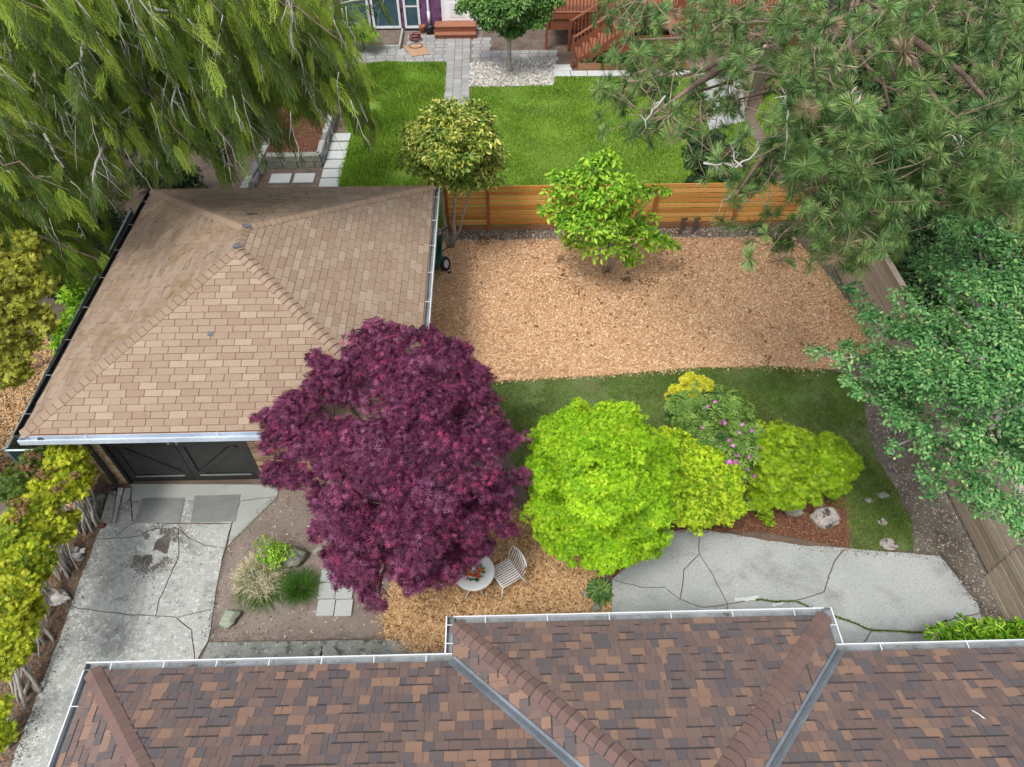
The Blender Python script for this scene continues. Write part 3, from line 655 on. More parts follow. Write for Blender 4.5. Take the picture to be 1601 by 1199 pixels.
for L in ([(1150, 935), (1187, 932), (1180, 940), (1148, 940)], [(1205, 944), (1235, 939), (1210, 949)]):
    sheet('patch_mortar', PX(L, .035), .039, 'gutter_white', jagged=(.04, .03, 9))
# kerb blocks and low concrete beside the garage corner
t = thing('concrete_edging', S(180, 790), 'weathered concrete kerb pieces beside the garage downspout', 'concrete edging')
sheet('kerb_block', PX([(171, 768), (182, 768), (174, 817), (157, 817)], .08), .09, 'strip', None, t, .09)
sheet('kerb_block', PX([(185, 763), (193, 763), (180, 817), (174, 817)], .06), .07, 'concrete', None, t, .07)
sheet('kerb_block', PX([(196, 763), (205, 763), (203, 778), (193, 787), (191, 780)], .05), .06, 'concrete_new', None, t, .06)
sheet('kerb_block', PX([(134, 773), (165, 772), (158, 805), (130, 812)], .02), .03, 'strip', None, t, .03, (.06, .01, 5))

# paving tiles on the dirt, 2 x 2 and one half hidden
for k, (x, y, lab) in enumerate([(-3.105, 5.15, 'square concrete paver, front left of the group on the dirt'), (-2.795, 5.14, 'square concrete paver, front right of the group on the dirt'),
                             (-3.13, 5.46, 'square concrete paver, middle left of the group on the dirt'), (-2.82, 5.45, 'square concrete paver half under the purple maple, right of the middle row'), (-3.13, 5.77, 'square concrete paver at the back left, mostly under purple leaves')]):
    m = MB(); m.box(-.148, .148, -.148, .148, 0, .045); o = m.build('concrete_paver', 'tile20', None, bevel=.006, loc=(x, y, .004)); o.rotation_euler[2] = R.uniform(-.02, .02)
    tag(o, lab, 'paver', 'square concrete pavers on the dirt')

# ================================================================== ROOF TOOLS
def clip(P, Q):
    """polygon P clipped by convex counter-clockwise Q"""
    out = [np.array(p, float) for p in P]
    for i in range(len(Q)):
        a = np.array(Q[i], float); b = np.array(Q[(i+1) % len(Q)], float); e = b-a; src = out; out = []
        for j in range(len(src)):
            p, q = src[j-1], src[j]; sp = e[0]*(p[1]-a[1])-e[1]*(p[0]-a[0]); sq = e[0]*(q[1]-a[1])-e[1]*(q[0]-a[0])
            if (sp >= 0) != (sq >= 0): out.append(p+(q-p)*(sp/(sp-sq)))
            if sq >= 0: out.append(q)
        if len(out) < 3: return []
    return out
class Face:
    def __init__(s, P):
        P = [np.array(p, float) for p in P]; s.O = P[0]; s.u = P[1]-P[0]; s.u /= np.linalg.norm(s.u)
        n = np.cross(s.u, P[-1]-P[0]); s.n = n/np.linalg.norm(n); s.v = np.cross(s.n, s.u)
        s.uv = [np.array([(p-s.O)@s.u, (p-s.O)@s.v]) for p in P]
    def pt(s, q, h=0): return s.O+s.u*q[0]+s.v*q[1]+s.n*h
def shingle_rows(F_, expo, style):
    """rows of tabs cut to the slope; returns (3d verts, faces, centre, band?)"""
    us = [q[0] for q in F_.uv]; vs = [q[1] for q in F_.uv]; out = []; row = 0; v = -.02
    while v < max(vs):
        u = min(us)-.5-R.random()*.0
        if style == 'tab': u = min(us)-.61+(.1525 if row % 2 else 0)+.05*math.sin(row*2.1)
        while u < max(us):
            wd = .305 if style == 'tab' else R.choice([.07, .09, .11, .135, .16, .20])
            gap = .012 if style == 'tab' else .004; ov = -.006 if style == 'tab' else .012
            jv = R.normal()*.002
            P = clip([(u, v+jv), (u+wd-gap, v+jv), (u+wd-gap, v+expo+ov), (u, v+expo+ov)], F_.uv)
            if len(P) >= 3 and abs(area2(P)) > .0012:
                th = .006 if style == 'tab' else R.choice([.004, .009])
                V = [F_.pt(p, .002+th*(1-(p[1]-v)/expo*.85)) for p in P]; n = len(P)
                V += [F_.pt(p, -.001) for p in P]
                Fc = [tuple(range(n))]+[(i, i+n, (i+1) % n+n, (i+1) % n) for i in range(n)]
                out.append((V, Fc, F_.pt(np.mean(P, 0)), len(P) == 4 and abs(abs(area2(P))-(wd-gap)*(expo+ov)) < .002, (u, wd, v, th)))
            u += wd
        row += 1; v += expo
    return out
def lay(roof, pcs, mat, fit=300):
    def key(c):
        px, py, D = project(c); return D if (-5 < px < 1606 and -5 < py < 1204) else 999+D
    pcs = sorted(pcs, key=lambda q: key(q[2])); rest = MB()
    for i, q in enumerate(pcs):
        if i < fit: link('shingle', mesh('shingle', q[0], q[1]), mat, roof)
        else: rest.add(q[0], q[1], R.random())
    o = rest.build('shingles', mat, roof); o['kind'] = 'stuff'
def caps(roof, a, b, w1, w2, expo, wd, mat, th=.012, lift=.012):
    """overlapping bent cap pieces from a (low) to b (high); w1, w2 run down the two slopes"""
    a = np.array(a); b = np.array(b); L = np.linalg.norm(b-a); d = (b-a)/L; nn = np.cross(w1, w2); 
    upv = np.array([0, 0, 1.]); k = int(L/expo)
    for i in range(k+1):
        s0, s1 = i*expo, min((i+1)*expo+.02, L)
        if s1-s0 < .05: continue
        m = MB(); V = []
        for s_, h in ((s0, lift+th), (s1-.036, lift*.5+.003), (s1, lift*.5)):
            c = a+d*s_
            j = wd*R.uniform(.97, 1.03)
            V += [c+w1*j+upv*h, c+w1*j*.5+upv*(h+.006), c+upv*(h+.010), c+w2*j*.5+upv*(h+.006), c+w2*j+upv*h]
        V += [p-upv*(th+.012) for p in V[:5]]+[p-upv*.02 for p in V[10:15]]
        Fc = [(j, j+1, j+6, j+5) for j in range(4)]+[(j+15, j+16, j+1, j) for j in range(4)]+[(0, 10, 20, 15), (4, 19, 24, 14)]+[(j+5, j+6, j+11, j+10) for j in range(4)]
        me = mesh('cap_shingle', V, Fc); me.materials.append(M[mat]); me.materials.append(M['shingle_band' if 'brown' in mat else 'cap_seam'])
        for j in range(len(Fc)-4, len(Fc)): me.polygons[j].material_index = 1  # dark head strip paints the shadow line below the next cap's edge
        link('cap_shingle', me, None, roof)
def gutter(parent, a, b, outn, wd=.12, dp=.10, mat='gutter_white', inner='gutter_inside', hang=.75, name='gutter', hm=None, rim=.016):
    a = np.array(a, float); b = np.array(b, float); o_ = np.array(outn, float); z = np.array([0, 0, 1.]); L = np.linalg.norm(b-a); d = (b-a)/L
    m = MB()
    def plate(p0, p1, e0, e1, th): pass
    # outer wall with rolled rim, bottom, inner wall
    for (q0, q1, w_, h_) in ((a+o_*wd-z*dp*.5, b+o_*wd-z*dp*.5, .006, dp), (a+o_*(wd-rim/2)+z*.004, b+o_*(wd-rim/2)+z*.004, rim, .010), ):
        m.bar(q0, q1, w_, h_)
    g = m.build(name, mat, parent)
    m = MB(); m.bar(a+o_*wd*.5-z*dp, b+o_*wd*.5-z*dp, wd-.008, .006); m.bar(a+o_*.004-z*dp*.5, b+o_*.004-z*dp*.5, .006, dp-.004)
    for q in (a, b): m.bar(q+o_*.008-z*dp*.5+d*.0, q+o_*(wd-.006)-z*dp*.5, .006, dp-.008)
    m.build('trough', inner, g)
    k = int(L/hang)
    for i in range(k+1):
        c = a+d*(L*(i+.5)/(k+1)); h = MB(); h.bar(c-o_*.01+z*.006, c+o_*(wd+.003)+z*.012, .011, .006); h.build('hanger', hm or mat, g)
    return g

# ================================================================== GARAGE
GX0, GX1, GY0, GY1, GZ = -7.92, -1.46, 7.16, 14.18, 2.5
AX, AZ, AF, AB = -4.70, 3.85, 10.25, 10.88
gar = thing('garage', (-4.7, 10.6, 0), 'detached brick garage with tan shingled hip roof and black doors', 'garage')
fl, fr, br_, bl_ = (GX0, GY0, GZ), (GX1, GY0, GZ), (GX1, GY1, GZ), (GX0, GY1, GZ); pf = (AX, AF, AZ); pb = (AX, AB, AZ)
rf = MB(); e = .012
rf.add([fl, fr, br_, bl_, pf, pb, *[(x, y, z-.11) for x, y, z in (fl, fr, br_, bl_)]],
       [(0, 1, 4), (1, 2, 5, 4), (2, 3, 5), (3, 0, 4, 5), (0, 6, 7, 1), (1, 7, 8, 2), (2, 8, 9, 3), (3, 9, 6, 0), (9, 8, 7, 6)])
roof = rf.build('roof', 'shingle_under', gar)
pc = []
for P in ((fl, fr, pf), (fr, br_, pb, pf)): pc += shingle_rows(Face(P), .127, 'tab')
lay(roof, pc, 'shingle_tan')
wr = MB()
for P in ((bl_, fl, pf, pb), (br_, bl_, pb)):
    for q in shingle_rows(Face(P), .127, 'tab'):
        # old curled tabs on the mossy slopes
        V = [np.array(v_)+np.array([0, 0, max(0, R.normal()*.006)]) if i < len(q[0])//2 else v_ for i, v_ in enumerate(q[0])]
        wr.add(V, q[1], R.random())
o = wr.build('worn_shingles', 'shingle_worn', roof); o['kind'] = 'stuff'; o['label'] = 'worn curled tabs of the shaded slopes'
def dn(*v): v = np.array(v, float); return v/np.linalg.norm(v)
sf, ss = (AZ-GZ)/(AF-GY0), (AZ-GZ)/(AX-GX0); sb = (AZ-GZ)/(GY1-AB); se = (AZ-GZ)/(GX1-AX)
def hipw(a, b, n1, n2):
    d = dn(*(np.array(b)-np.array(a))); out = []
    for n, other in ((n1, n2), (n2, n1)):
        w_ = np.cross(d, n); w_ /= np.linalg.norm(w_)
        if w_[2] > 0: w_ = -w_
        out.append(w_)
    return out
NF, NE, NB, NW = dn(0, -sf, 1), dn(se, 0, 1), dn(0, sb, 1), dn(-ss, 0, 1)
for a, b, n1, n2 in ((fl, pf, NW, NF), (fr, pf, NF, NE), (br_, pb, NE, NB), (bl_, pb, NB, NW)):
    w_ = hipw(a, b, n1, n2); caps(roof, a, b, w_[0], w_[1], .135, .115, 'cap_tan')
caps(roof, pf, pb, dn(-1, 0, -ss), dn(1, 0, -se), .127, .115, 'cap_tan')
for (x, y, r) in ((AX+.0, AF+.04, .10), (AX+.03, AB+.02, .12), (AX-.2, AB+.9, .11)):
    m = MB(); P = [(x+r*math.cos(a)*R.uniform(.5, 1.1), y+r*.6*math.sin(a)*R.uniform(.6, 1.1)) for a in np.linspace(0, 2*PI, 11)[:-1]]
    zz = lambda X, Y: min(GZ+(X-GX0)*ss, GZ+(GX1-X)*se, GZ+(Y-GY0)*sf, GZ+(GY1-Y)*sb)+.048
    V = [(X, Y, zz(X, Y)) for X, Y in P]; V += [(X, Y, q-.02) for X, Y, q in V]; m.add(V, [tuple(range(10))]+[(i, (i+1) % 10, (i+1) % 10+10, i+10) for i in range(10)]); m.build('tar_patch', 'tar', roof)
x, y = S(336, 537, 2.95)[:2]; m = MB(); zq = GZ+(y-GY0)*sf
m.add([(x-.04, y-.05, zq-.012+.02), (x+.05, y-.05, zq-.012+.02), (x+.05, y+.03, zq+.025), (x-.04, y+.03, zq+.025)], [(0, 1, 2, 3)]); m.build('repair_tab', 'tar', roof)
# gutters and fascia
fa = MB(); e = .012
fa.box(GX0+.02, GX1-.02, GY0-.02, GY0-e+.01, GZ-.14, GZ-.015); fa.box(GX0-.022, GX0-.002, GY0, GY1, GZ-.14, GZ-.015); fa.box(GX1+.002, GX1+.022, GY0, GY1, GZ-.14, GZ-.015); fa.box(GX0, GX1, GY1+.002, GY1+.024, GZ-.14, GZ+.012)
fa.build('fascia', 'kickboard', gar)
gutter(gar, (GX0+.0, GY0-.022, GZ-.005), (GX1, GY0-.022, GZ-.005), (0, -1, 0), .11, .10, 'gutter_blue', 'gutter_blue', 2.3)
gutter(gar, (GX0-.024, GY0, GZ-.005), (GX0-.024, GY1, GZ-.005), (-1, 0, 0), .10, .09, 'black_paint', 'dark_open', .95, hm='gutter_inside')
gutter(gar, (GX1+.024, GY0, GZ-.005), (GX1+.024, GY1, GZ-.005), (1, 0, 0), .11, .10, 'gutter_white', 'gutter_inside', 1.0)
# walls
WX0, WX1, WY0, WY1 = -7.80, -1.95, 7.84, 13.7; DX0, DX1, DZ = -7.33, -4.78, 2.28
wl = MB(); wl.box(WX0+.02, DX0, WY0+.02, WY1, 0, 2.39); wl.box(DX1, WX1, WY0+.02, WY1, 0, 2.39); wl.box(DX0, DX1, WY0+.10, WY1-.01, 0, 2.388); wl.box(DX0+.0, DX1, WY0+.02, WY0+.1, DZ, 2.387)
wall = wl.build('wall', 'mortar', gar)
for (xa, xb, single) in ((WX0, DX0-.06, True), (DX1+.06, WX1, False)):
    rest = MB()
    for c in range(36):
        x = xa-(.15 if c % 2 else 0)
        while x < xb-.01:
            x0, x1 = max(x, xa), min(x+.295, xb)
            if x1-x0 > .03:
                d_ = R.uniform(0, .006)
                if single or x0 < -4.3:
                    b = MB(); b.box(x0+.004, x1-.004, WY0-.02-d_, WY0+.03, c*.066+.008, c*.066+.058); b.build('brick', 'brick_buff', wall)
                else: rest.box(x0+.004, x1-.004, WY0-.02-d_, WY0+.03, c*.066+.008, c*.066+.058, R.random())
            x += .30
    if rest.v: rest.build('bricks', 'brick_buff', wall)['kind'] = 'stuff'
sb_ = MB()
for c in range(36):
    for k in range(19):
        y0 = WY0+.04+k*.305+(.15 if c % 2 else 0)
        if y0 > WY1-.3: continue
        for xx in (WX0, WX1+.0): sb_.box(xx-.012, xx+.022, y0, y0+.295, c*.066+.008, c*.066+.058, R.random())
sb_.build('bricks', 'brick_buff', wall)['kind'] = 'stuff'
fm = MB(); fm.box(DX0-.06, DX0, WY0-.03, WY0+.06, 0, DZ+.06); fm.box(DX1, DX1+.06, WY0-.03, WY0+.06, 0, DZ+.06); fm.box(DX0, DX1, WY0-.03, WY0+.06, DZ, DZ+.06)
fm.build('door_frame', 'black_paint', gar)
mid = (DX0+DX1)/2-.02
for (x0, x1, s_) in ((DX0+.01, mid-.006, 1), (mid+.006, DX1-.01, -1)):
    m = MB(); m.box(x0, x1, WY0+.04, WY0+.07, .02, DZ-.01); dr = m.build('door', 'door_panel', gar)
    fr_ = MB()
    for (q0, q1) in ((x0, x0+.14), (x1-.14, x1)): fr_.box(q0, q1, WY0+.012, WY0+.04, .02, DZ-.01)
    fr_.build('stile', 'black_paint', dr)
    for (z0, z1) in ((.02, .20), (1.15, 1.29), (DZ-.17, DZ-.01)):
        r_ = MB(); r_.box(x0+.142, x1-.142, WY0+.014, WY0+.04, z0, z1); r_.build('rail', 'black_paint', dr)
    xa, xb = (x0+.2, x1-.15) if s_ == 1 else (x1-.2, x0+.15)
    for (z0, z1) in ((2.08, 1.30), (1.12, .22)):
        r_ = MB(); r_.bar((xa, WY0+.024, z0), (xb, WY0+.024, z1), .022, .13, up=(0, 0, 1)); r_.build('brace', 'black_paint', dr)
    r_ = MB(); xh = x1-.07 if s_ == 1 else x0+.07; r_.box(xh-.02, xh+.02, WY0-.02, WY0+.012, 1.25, 1.42); r_.build('handle', 'galv', dr)
    r_ = MB(); r_.box(x0+.14, x1-.14, WY0+.002, WY0+.014, .18, .215); r_.build('sill_strip', 'galv', dr)
dsp = MB(); dsp.tube([(-7.62, GY0-.06, 2.42), (-7.62, GY0+.1, 2.3), (-7.58, WY0-.07, 2.05), (-7.58, WY0-.07, .12), (-7.6, WY0-.2, .05)], .05, 8); dsp.build('downspout', 'black_paint', gar)

# ================================================================== NEAR HOUSE
HS = thing('near_house', (0, -.8, 0), 'low house with brown and slate shingled roof along the bottom of the view', 'house')
hz = 2.5; sl = .5; X0, X1 = -5.36, 12.5; Y1 = 3.30; ya = 3.80; xa, xb = -.69, 4.37
ridge_y = -.8; rz = hz+sl*(Y1-ridge_y); hx = X0+(Y1-ridge_y)
wr_ = (xb-xa)/2; wz = hz+sl*wr_; wy = ya-wr_; jy = Y1-(wz-hz)/sl; wx = (xa+xb)/2
p0 = (X0, Y1, hz); p1 = (xa, Y1, hz); p2 = (xa, ya, hz); p3 = (xb, ya, hz); p4 = (xb, Y1, hz); p5 = (X1, Y1, hz)
wt = (wx, wy, wz); wj = (wx, jy, wz); rl = (hx, ridge_y, rz); rr = (X1, ridge_y, rz)
sw = (X0, -4.9, hz); se_ = (X1, -4.9, hz)
rb = MB(); V = [p0, p1, p2, p3, p4, p5, wt, wj, rl, rr, sw, se_]; k = len(V)
rb.add(V, [(p_,) for p_ in ()] or [(1, 0, 8, 7), (5, 4, 7, 9), (7, 8, 9), (2, 1, 7, 6), (3, 2, 6), (4, 3, 6, 7), (0, 10, 8), (10, 11, 9, 8)])
hroof = rb.build('roof', 'shingle_under', HS)
pc = []
for P in ((p1, p0, rl, wj), (p5, p4, wj, (wx+(rr[0]-wx)*.0001, ridge_y, rz), rr), (p2, p1, wj, wt), (p3, p2, wt), (p4, p3, wt, wj), (p0, sw, rl)):
    # keep only what faces the garden side of the ridge
    pc += shingle_rows(Face([np.array(q, float) for q in P]), .138, 'arch')
pc = [q for q in pc if q[2][1] > -1.2 and q[2][0] < 9.6]
def key(c):
    px, py, D = project(c); return D if (-5 < px < 1606 and -5 < py < 1204) else 999+D
pc.sort(key=lambda q: key(q[2])); rest = MB(); band = MB()
for i, q in enumerate(pc):
    if i < 300: link('shingle', mesh('shingle', q[0], q[1]), 'shingle_brown', hroof)
    else: rest.add(q[0], q[1], R.random())
rest.build('shingles', 'shingle_brown', hroof)['kind'] = 'stuff'
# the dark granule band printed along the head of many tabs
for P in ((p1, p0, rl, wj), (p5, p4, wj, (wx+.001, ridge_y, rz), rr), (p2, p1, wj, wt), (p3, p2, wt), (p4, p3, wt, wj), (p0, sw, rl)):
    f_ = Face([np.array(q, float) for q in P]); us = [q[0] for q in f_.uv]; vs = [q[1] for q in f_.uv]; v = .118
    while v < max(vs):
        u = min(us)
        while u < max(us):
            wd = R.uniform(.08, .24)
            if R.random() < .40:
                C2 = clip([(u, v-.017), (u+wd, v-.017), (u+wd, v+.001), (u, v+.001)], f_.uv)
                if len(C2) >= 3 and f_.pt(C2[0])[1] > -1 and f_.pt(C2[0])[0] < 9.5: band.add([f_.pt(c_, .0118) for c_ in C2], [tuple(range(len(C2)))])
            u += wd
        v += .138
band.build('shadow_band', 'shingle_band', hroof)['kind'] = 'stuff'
NN, NWt, NEt = dn(0, sl, 1), dn(-sl, 0, 1), dn(sl, 0, 1)
for a, b, n1, n2 in ((p0, rl, NWt, NN), (p2, wt, NWt, NN), (p3, wt, NN, NEt)):
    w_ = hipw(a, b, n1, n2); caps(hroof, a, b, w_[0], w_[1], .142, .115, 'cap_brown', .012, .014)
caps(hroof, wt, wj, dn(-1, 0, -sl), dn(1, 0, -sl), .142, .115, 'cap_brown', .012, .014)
for (a, s_) in ((p1, -1), (p4, 1)):
    d = np.array(wj)-np.array(a); d /= np.linalg.norm(d); m = MB(); m2 = MB(); b = np.array(wj); a_ = np.array(a)-d*.02
    n1, n2 = (NN, NWt) if s_ < 0 else (NN, NEt)
    for n in (n1, n2):
        w_ = np.cross(d, n); w_ /= np.linalg.norm(w_)
        if w_[2] < 0: w_ = -w_
        m.add([a_+n*.018, b+n*.018, b+w_*.062+n*.018, a_+w_*.062+n*.018], [(0, 1, 2, 3)])
        m.bar(a_+w_*.064+n*.016, b+w_*.064+n*.016, .008, .012)
    vf = m.build('valley_flashing', 'flashing', hroof); m2.bar(a_+np.array([0, 0, .030]), b+np.array([0, 0, .030]), .024, .03); m2.build('valley_rib', 'flashing_dark', vf)
gz = hz-.012
gutter(HS, (X0-.11, Y1+.012, gz), (xa-.012, Y1+.012, gz), (0, 1, 0), .10, .09, hang=.72)
gutter(HS, (xa-.012, Y1+.115, gz), (xa-.012, ya+.112, gz), (-1, 0, 0), .10, .09, hang=.28)
gutter(HS, (xa-.0, ya+.012, gz), (xb+.0, ya+.012, gz), (0, 1, 0), .10, .09, hang=.95)
gutter(HS, (xb+.012, Y1+.115, gz), (xb+.012, ya+.112, gz), (1, 0, 0), .10, .09, hang=.5)
gutter(HS, (xb+.012, Y1+.012, gz), (X1, Y1+.012, gz), (0, 1, 0), .10, .09, hang=1.2)
gutter(HS, (X0-.012, -4.8, gz), (X0-.012, Y1+.012, gz), (-1, 0, 0), .10, .09, hang=.95)
m = MB()
m.box(X0+.5, X1, -4.5, Y1-.5, 0, hz-.02); m.box(xa+.45, xb-.45, Y1-.6, ya-.5, 0, hz-.03); m.build('wall', 'white_trim', HS)
m = MB(); m.box(X0, X1, -4.9, Y1-.01, hz-.1, hz-.004); m.box(xa+.001, xb-.001, Y1-.02, ya-.01, hz-.098, hz-.006); m.build('soffit', 'white_trim', HS)
o = MB(); q = S(1546, 1112, 3.2); zz = hz+sl*(Y1-q[1]); o.tube([(q[0]-.04, q[1]+.08, zz-.02), (q[0], q[1]+.02, zz+.02), (q[0]+.06, q[1]-.05, zz+.02)], .006, 5)
tag(o.build('white_wire', 'white_metal'), 'short white scrap of wire lying on the lower right roof', 'wire')

# ================================================================== CEDAR FENCE
FY = 15.83
fn = thing('cedar_fence', (3, FY, 0), 'new orange cedar fence of horizontal boards behind the wood chip bed', 'fence')
posts = [-1.35, -.25, 1.97, 4.19, 6.41, 8.3]
for i in range(len(posts)-1):
    xa_, xb_ = posts[i], posts[i+1]
    for k in range(8):
        m = MB(); z0 = .21+k*.152; dz = R.normal()*.003
        m.box(xa_+.004, xb_-.004, FY-.012+R.normal()*.002, FY+.012, z0+dz, z0+.119+dz); m.build('board', 'cedar_board', fn)
    m = MB(); m.box(xa_+.047, xb_-.047, FY-.04, FY-.016, .04, .185); m.build('kickboard', 'kickboard', fn)
for x in posts:
    m = MB(); m.box(x-.045, x+.045, FY-.10, FY-.014, 0, 1.42); m.build('post', 'cedar_post', fn)
for x, lab in ((4.95, 'short dark wooden stake leaning at the fence foot, nearer the green tree'), (5.30, 'short dark wooden stake at the fence foot, farther from the green tree')):
    m = MB(); m.bar((x, FY-.30, 0), (x+.07, FY-.12, .40), .09, .07); m.bar((x+.05, FY-.16, .36), (x+.17, FY-.14, .40), .05, .05)
    tag(m.build('stake', 'dark_wood'), lab, 'stake', 'stakes at the cedar fence')

# right boundary fence, grey horizontal boards in stepped panels
rfn = thing('board_fence', (8.66, 8, 0), 'long weathered grey fence of horizontal boards stepping down the right side', 'fence')
for (ya_, yb_, z0, k_, dx) in ((3.2, 5.46, -.02, 12, -.03), (5.47, 8.2, .10, 11, 0), (8.21, 10.8, .10, 11, 0), (10.81, 13.4, .12, 11, 0), (13.41, 16.0, .12, 11, 0)):
    for k in range(k_):
        m = MB(); j = R.normal()*.003
        m.box(8.64+dx+j, 8.665+dx+j, ya_+.004, yb_-.004, z0+k*.147, z0+k*.147+.118); m.build('board', 'grey_wood', rfn)
    m = MB(); m.box(8.668, 8.76, yb_-.05, yb_+.04, 0, z0+k_*.147+.04); m.build('post', 'grey_wood', rfn)
    m = MB(); m.box(8.62+dx, 8.76, ya_+.003, yb_-.003, z0+k_*.147, z0+k_*.147+.03); m.build('cap_rail', 'grey_wood', rfn)
# chain link fence with dark slats left of the garage
cl = thing('chain_link_fence', (-8.75, 11, 0), 'dark chain link fence with slats and a metal top rail left of the garage', 'fence')
m = MB(); m.tube([(-8.78, 7.5, 1.62), (-8.95, 14.7, 1.62)], .024, 8); m.build('top_rail', 'rail_metal', cl)
m = MB()
for i in range(150):
    t_ = i/150; y = 7.5+7.2*t_; x = -8.78-.17*t_; m.box(x-.006, x+.006, y, y+.034, .05, 1.59)
m.build('slats', 'link', cl)['kind'] = 'stuff'
m = MB()
for i in range(60):
    y = 7.5+i*.12
    for s_ in (1, -1): m.tube([(-8.80-.02*i/60, y, .05 if s_ > 0 else 1.6), (-8.80-.02*i/60, y+.9, 1.6 if s_ > 0 else .05)], .003, 3)
m.build('mesh_wire', 'link', cl)['kind'] = 'stuff'
for y in (7.5, 9.9, 12.3, 14.7):
    x = -8.78-.17*(y-7.5)/7.2; m = MB(); m.tube([(x, y, 0), (x, y, 1.68)], .03, 8); m.build('post', 'rail_metal', cl)
# end piece of the same fence crossing to the garage corner
cg = thing('slatted_gate', (-8.3, 7.5, 0), 'small dark slatted gate between the fence end and the garage corner', 'gate')
m = MB()
for i in range(17): m.box(-8.74+i*.052, -8.74+i*.052+.034, 7.47, 7.485, .06, 1.62)
m.build('slats', 'link', cg)['kind'] = 'stuff'
m = MB(); m.tube([(-8.76, 7.48, 1.64), (-7.86, 7.48, 1.64)], .022, 6); m.build('top_rail', 'rail_metal', cg)
# dark board fence at far left
df = thing('dark_fence', (-9.4, 8, 0), 'dark brown board fence running off the left edge', 'fence')
for k in range(11):
    m = MB(); a = np.array([-8.85, 7.2]); b = np.array([-11.6, 8.5]); q0 = a+(b-a)*k/11; q1 = a+(b-a)*(k+.96)/11
    m.bar((*q0, .8), (*q1, .8), .022, 1.5); m.build('board', 'dark_wood', df)
m = MB(); m.bar((-8.85, 7.19, 1.57), (-11.6, 8.49, 1.57), .10, .03); m.build('cap_rail', 'dark_wood', df)

# ================================================================== WHEELED SPREADER, TABLE, CHAIRS
wb = thing('wheelbarrow', (-1.55, 14.4, 0), 'green yard cart with a black tyre parked at the garage corner', 'cart')
wc = np.array([-1.36, 14.20, .19])
m = MB(); n_ = 22
def torus(c, Rr, r, ax, n1=22, n2=8):
    c = np.array(c); ax = dn(*ax); u = np.cross(ax, (0, 0, 1.)); u /= np.linalg.norm(u); v = np.cross(ax, u); V = []
    for i in range(n1):
        a = 2*PI*i/n1; d = u*math.cos(a)+v*math.sin(a)
        for j in range(n2):
            b = 2*PI*j/n2; V.append(c+d*(Rr+r*math.cos(b))+ax*r*1.1*math.sin(b))
    return V, [(i*n2+j, i*n2+(j+1) % n2, ((i+1) % n1)*n2+(j+1) % n2, ((i+1) % n1)*n2+j) for i in range(n1) for j in range(n2)]
axw = (.85, -.42, .32)
wheel = MB(); wheel.add(*torus(wc, .14, .05, axw)); wheel = wheel.build('tyre', 'rubber', wb, True)
a_ = dn(*axw); m = MB(); m.tube([wc-a_*.035, wc-a_*.03, wc+a_*.03, wc+a_*.036], [.06, .105, .105, .05], 18); m.tube([wc+a_*.03, wc+a_*.06], .025, 8); m.build('rim', 'tire_rim', wheel)
w2 = wc+np.array([-.50, .22, 0]); wheel = MB(); wheel.add(*torus(w2, .14, .05, axw)); wheel = wheel.build('tyre', 'rubber', wb, True)
m = MB(); m.tube([w2-a_*.03, w2+a_*.03], .105, 18); m.build('rim', 'tire_rim', wheel)
m = MB(); V = []
for (z, sx, sy) in ((.16, .22, .30), (.62, .36, .52)):
    V += [(-1.78-sx, 14.30-sy, z), (-1.78+sx, 14.30-sy, z), (-1.78+sx, 14.30+sy, z), (-1.78-sx, 14.30+sy, z)]
m.add(V, [(3, 2, 1, 0), (0, 1, 5, 4), (1, 2, 6, 5), (2, 3, 7, 6), (3, 0, 4, 7)]); tb = m.build('tub', 'green_poly', wb)
tb.modifiers.new('solid', 'SOLIDIFY').thickness = .012
m = MB(); m.tube([(-1.45, 14.02, .10), (-1.42, 14.1, .35), (-1.46, 14.45, .62), (-1.44, 14.9, .70), (-1.30, 15.0, .72)], .018, 6); m.tube([(-1.46, 14.4, .45), (-1.22, 14.52, .5), (-1.20, 14.62, .62)], .015, 6); m.tube([(-1.30, 14.0, .06), (-1.22, 14.05, .05)], .03, 6)
m.build('frame', 'black_paint', wb, True)
m = MB(); m.bar((-1.62, 14.8, .62), (-1.60, 14.55, .60), .04, .04); m.build('grip', 'gold_leaf', wb)

TC = S(741, 893, .72)
tbl = thing('garden_table', (TC[0], TC[1], 0), 'small round white garden table partly under the purple maple', 'table')
m = MB(); m.lathe([(.02, .695), (.335, .695), (.348, .702), (.35, .71), (.346, .718), (.32, .722), (.02, .722)], (TC[0], TC[1], 0), 40); m.build('tabletop', 'white_metal', tbl, False)
for k in range(4):
    a = PI/4+k*PI/2; m = MB(); m.tube([(TC[0]+.05*math.cos(a), TC[1]+.05*math.sin(a), .69), (TC[0]+.07*math.cos(a), TC[1]+.07*math.sin(a), .3), (TC[0]+.26*math.cos(a), TC[1]+.26*math.sin(a), .02)], .014, 6); m.build('leg', 'white_metal', tbl, True)
ctr = thing('centrepiece', (TC[0], TC[1]-.02, .722), 'orange flower and greenery wreath with white candle on the white table', 'centrepiece')
acc = Acc()
for k in range(26):
    a = R.uniform(0, 2*PI); r = .11+R.normal()*.02; n = 5
    p = np.tile(np.array([TC[0]+r*math.cos(a), TC[1]-.02+r*math.sin(a)*.75, .75+R.uniform(0, .03)]), (n, 1))
    acc.add(*scatter(tpl_whorl(6, .5), p, unit(n)*.5+np.array([0, 0, 1]), unit(n), np.full(n, .036), R.random(n)))
acc.build('flowers', 'orange_petal', ctr)
acc = Acc(); n = 90; a = R.uniform(0, 2*PI, n); p = np.stack([TC[0]+.13*np.cos(a), TC[1]-.02+.11*np.sin(a), np.full(n, .735)], 1)
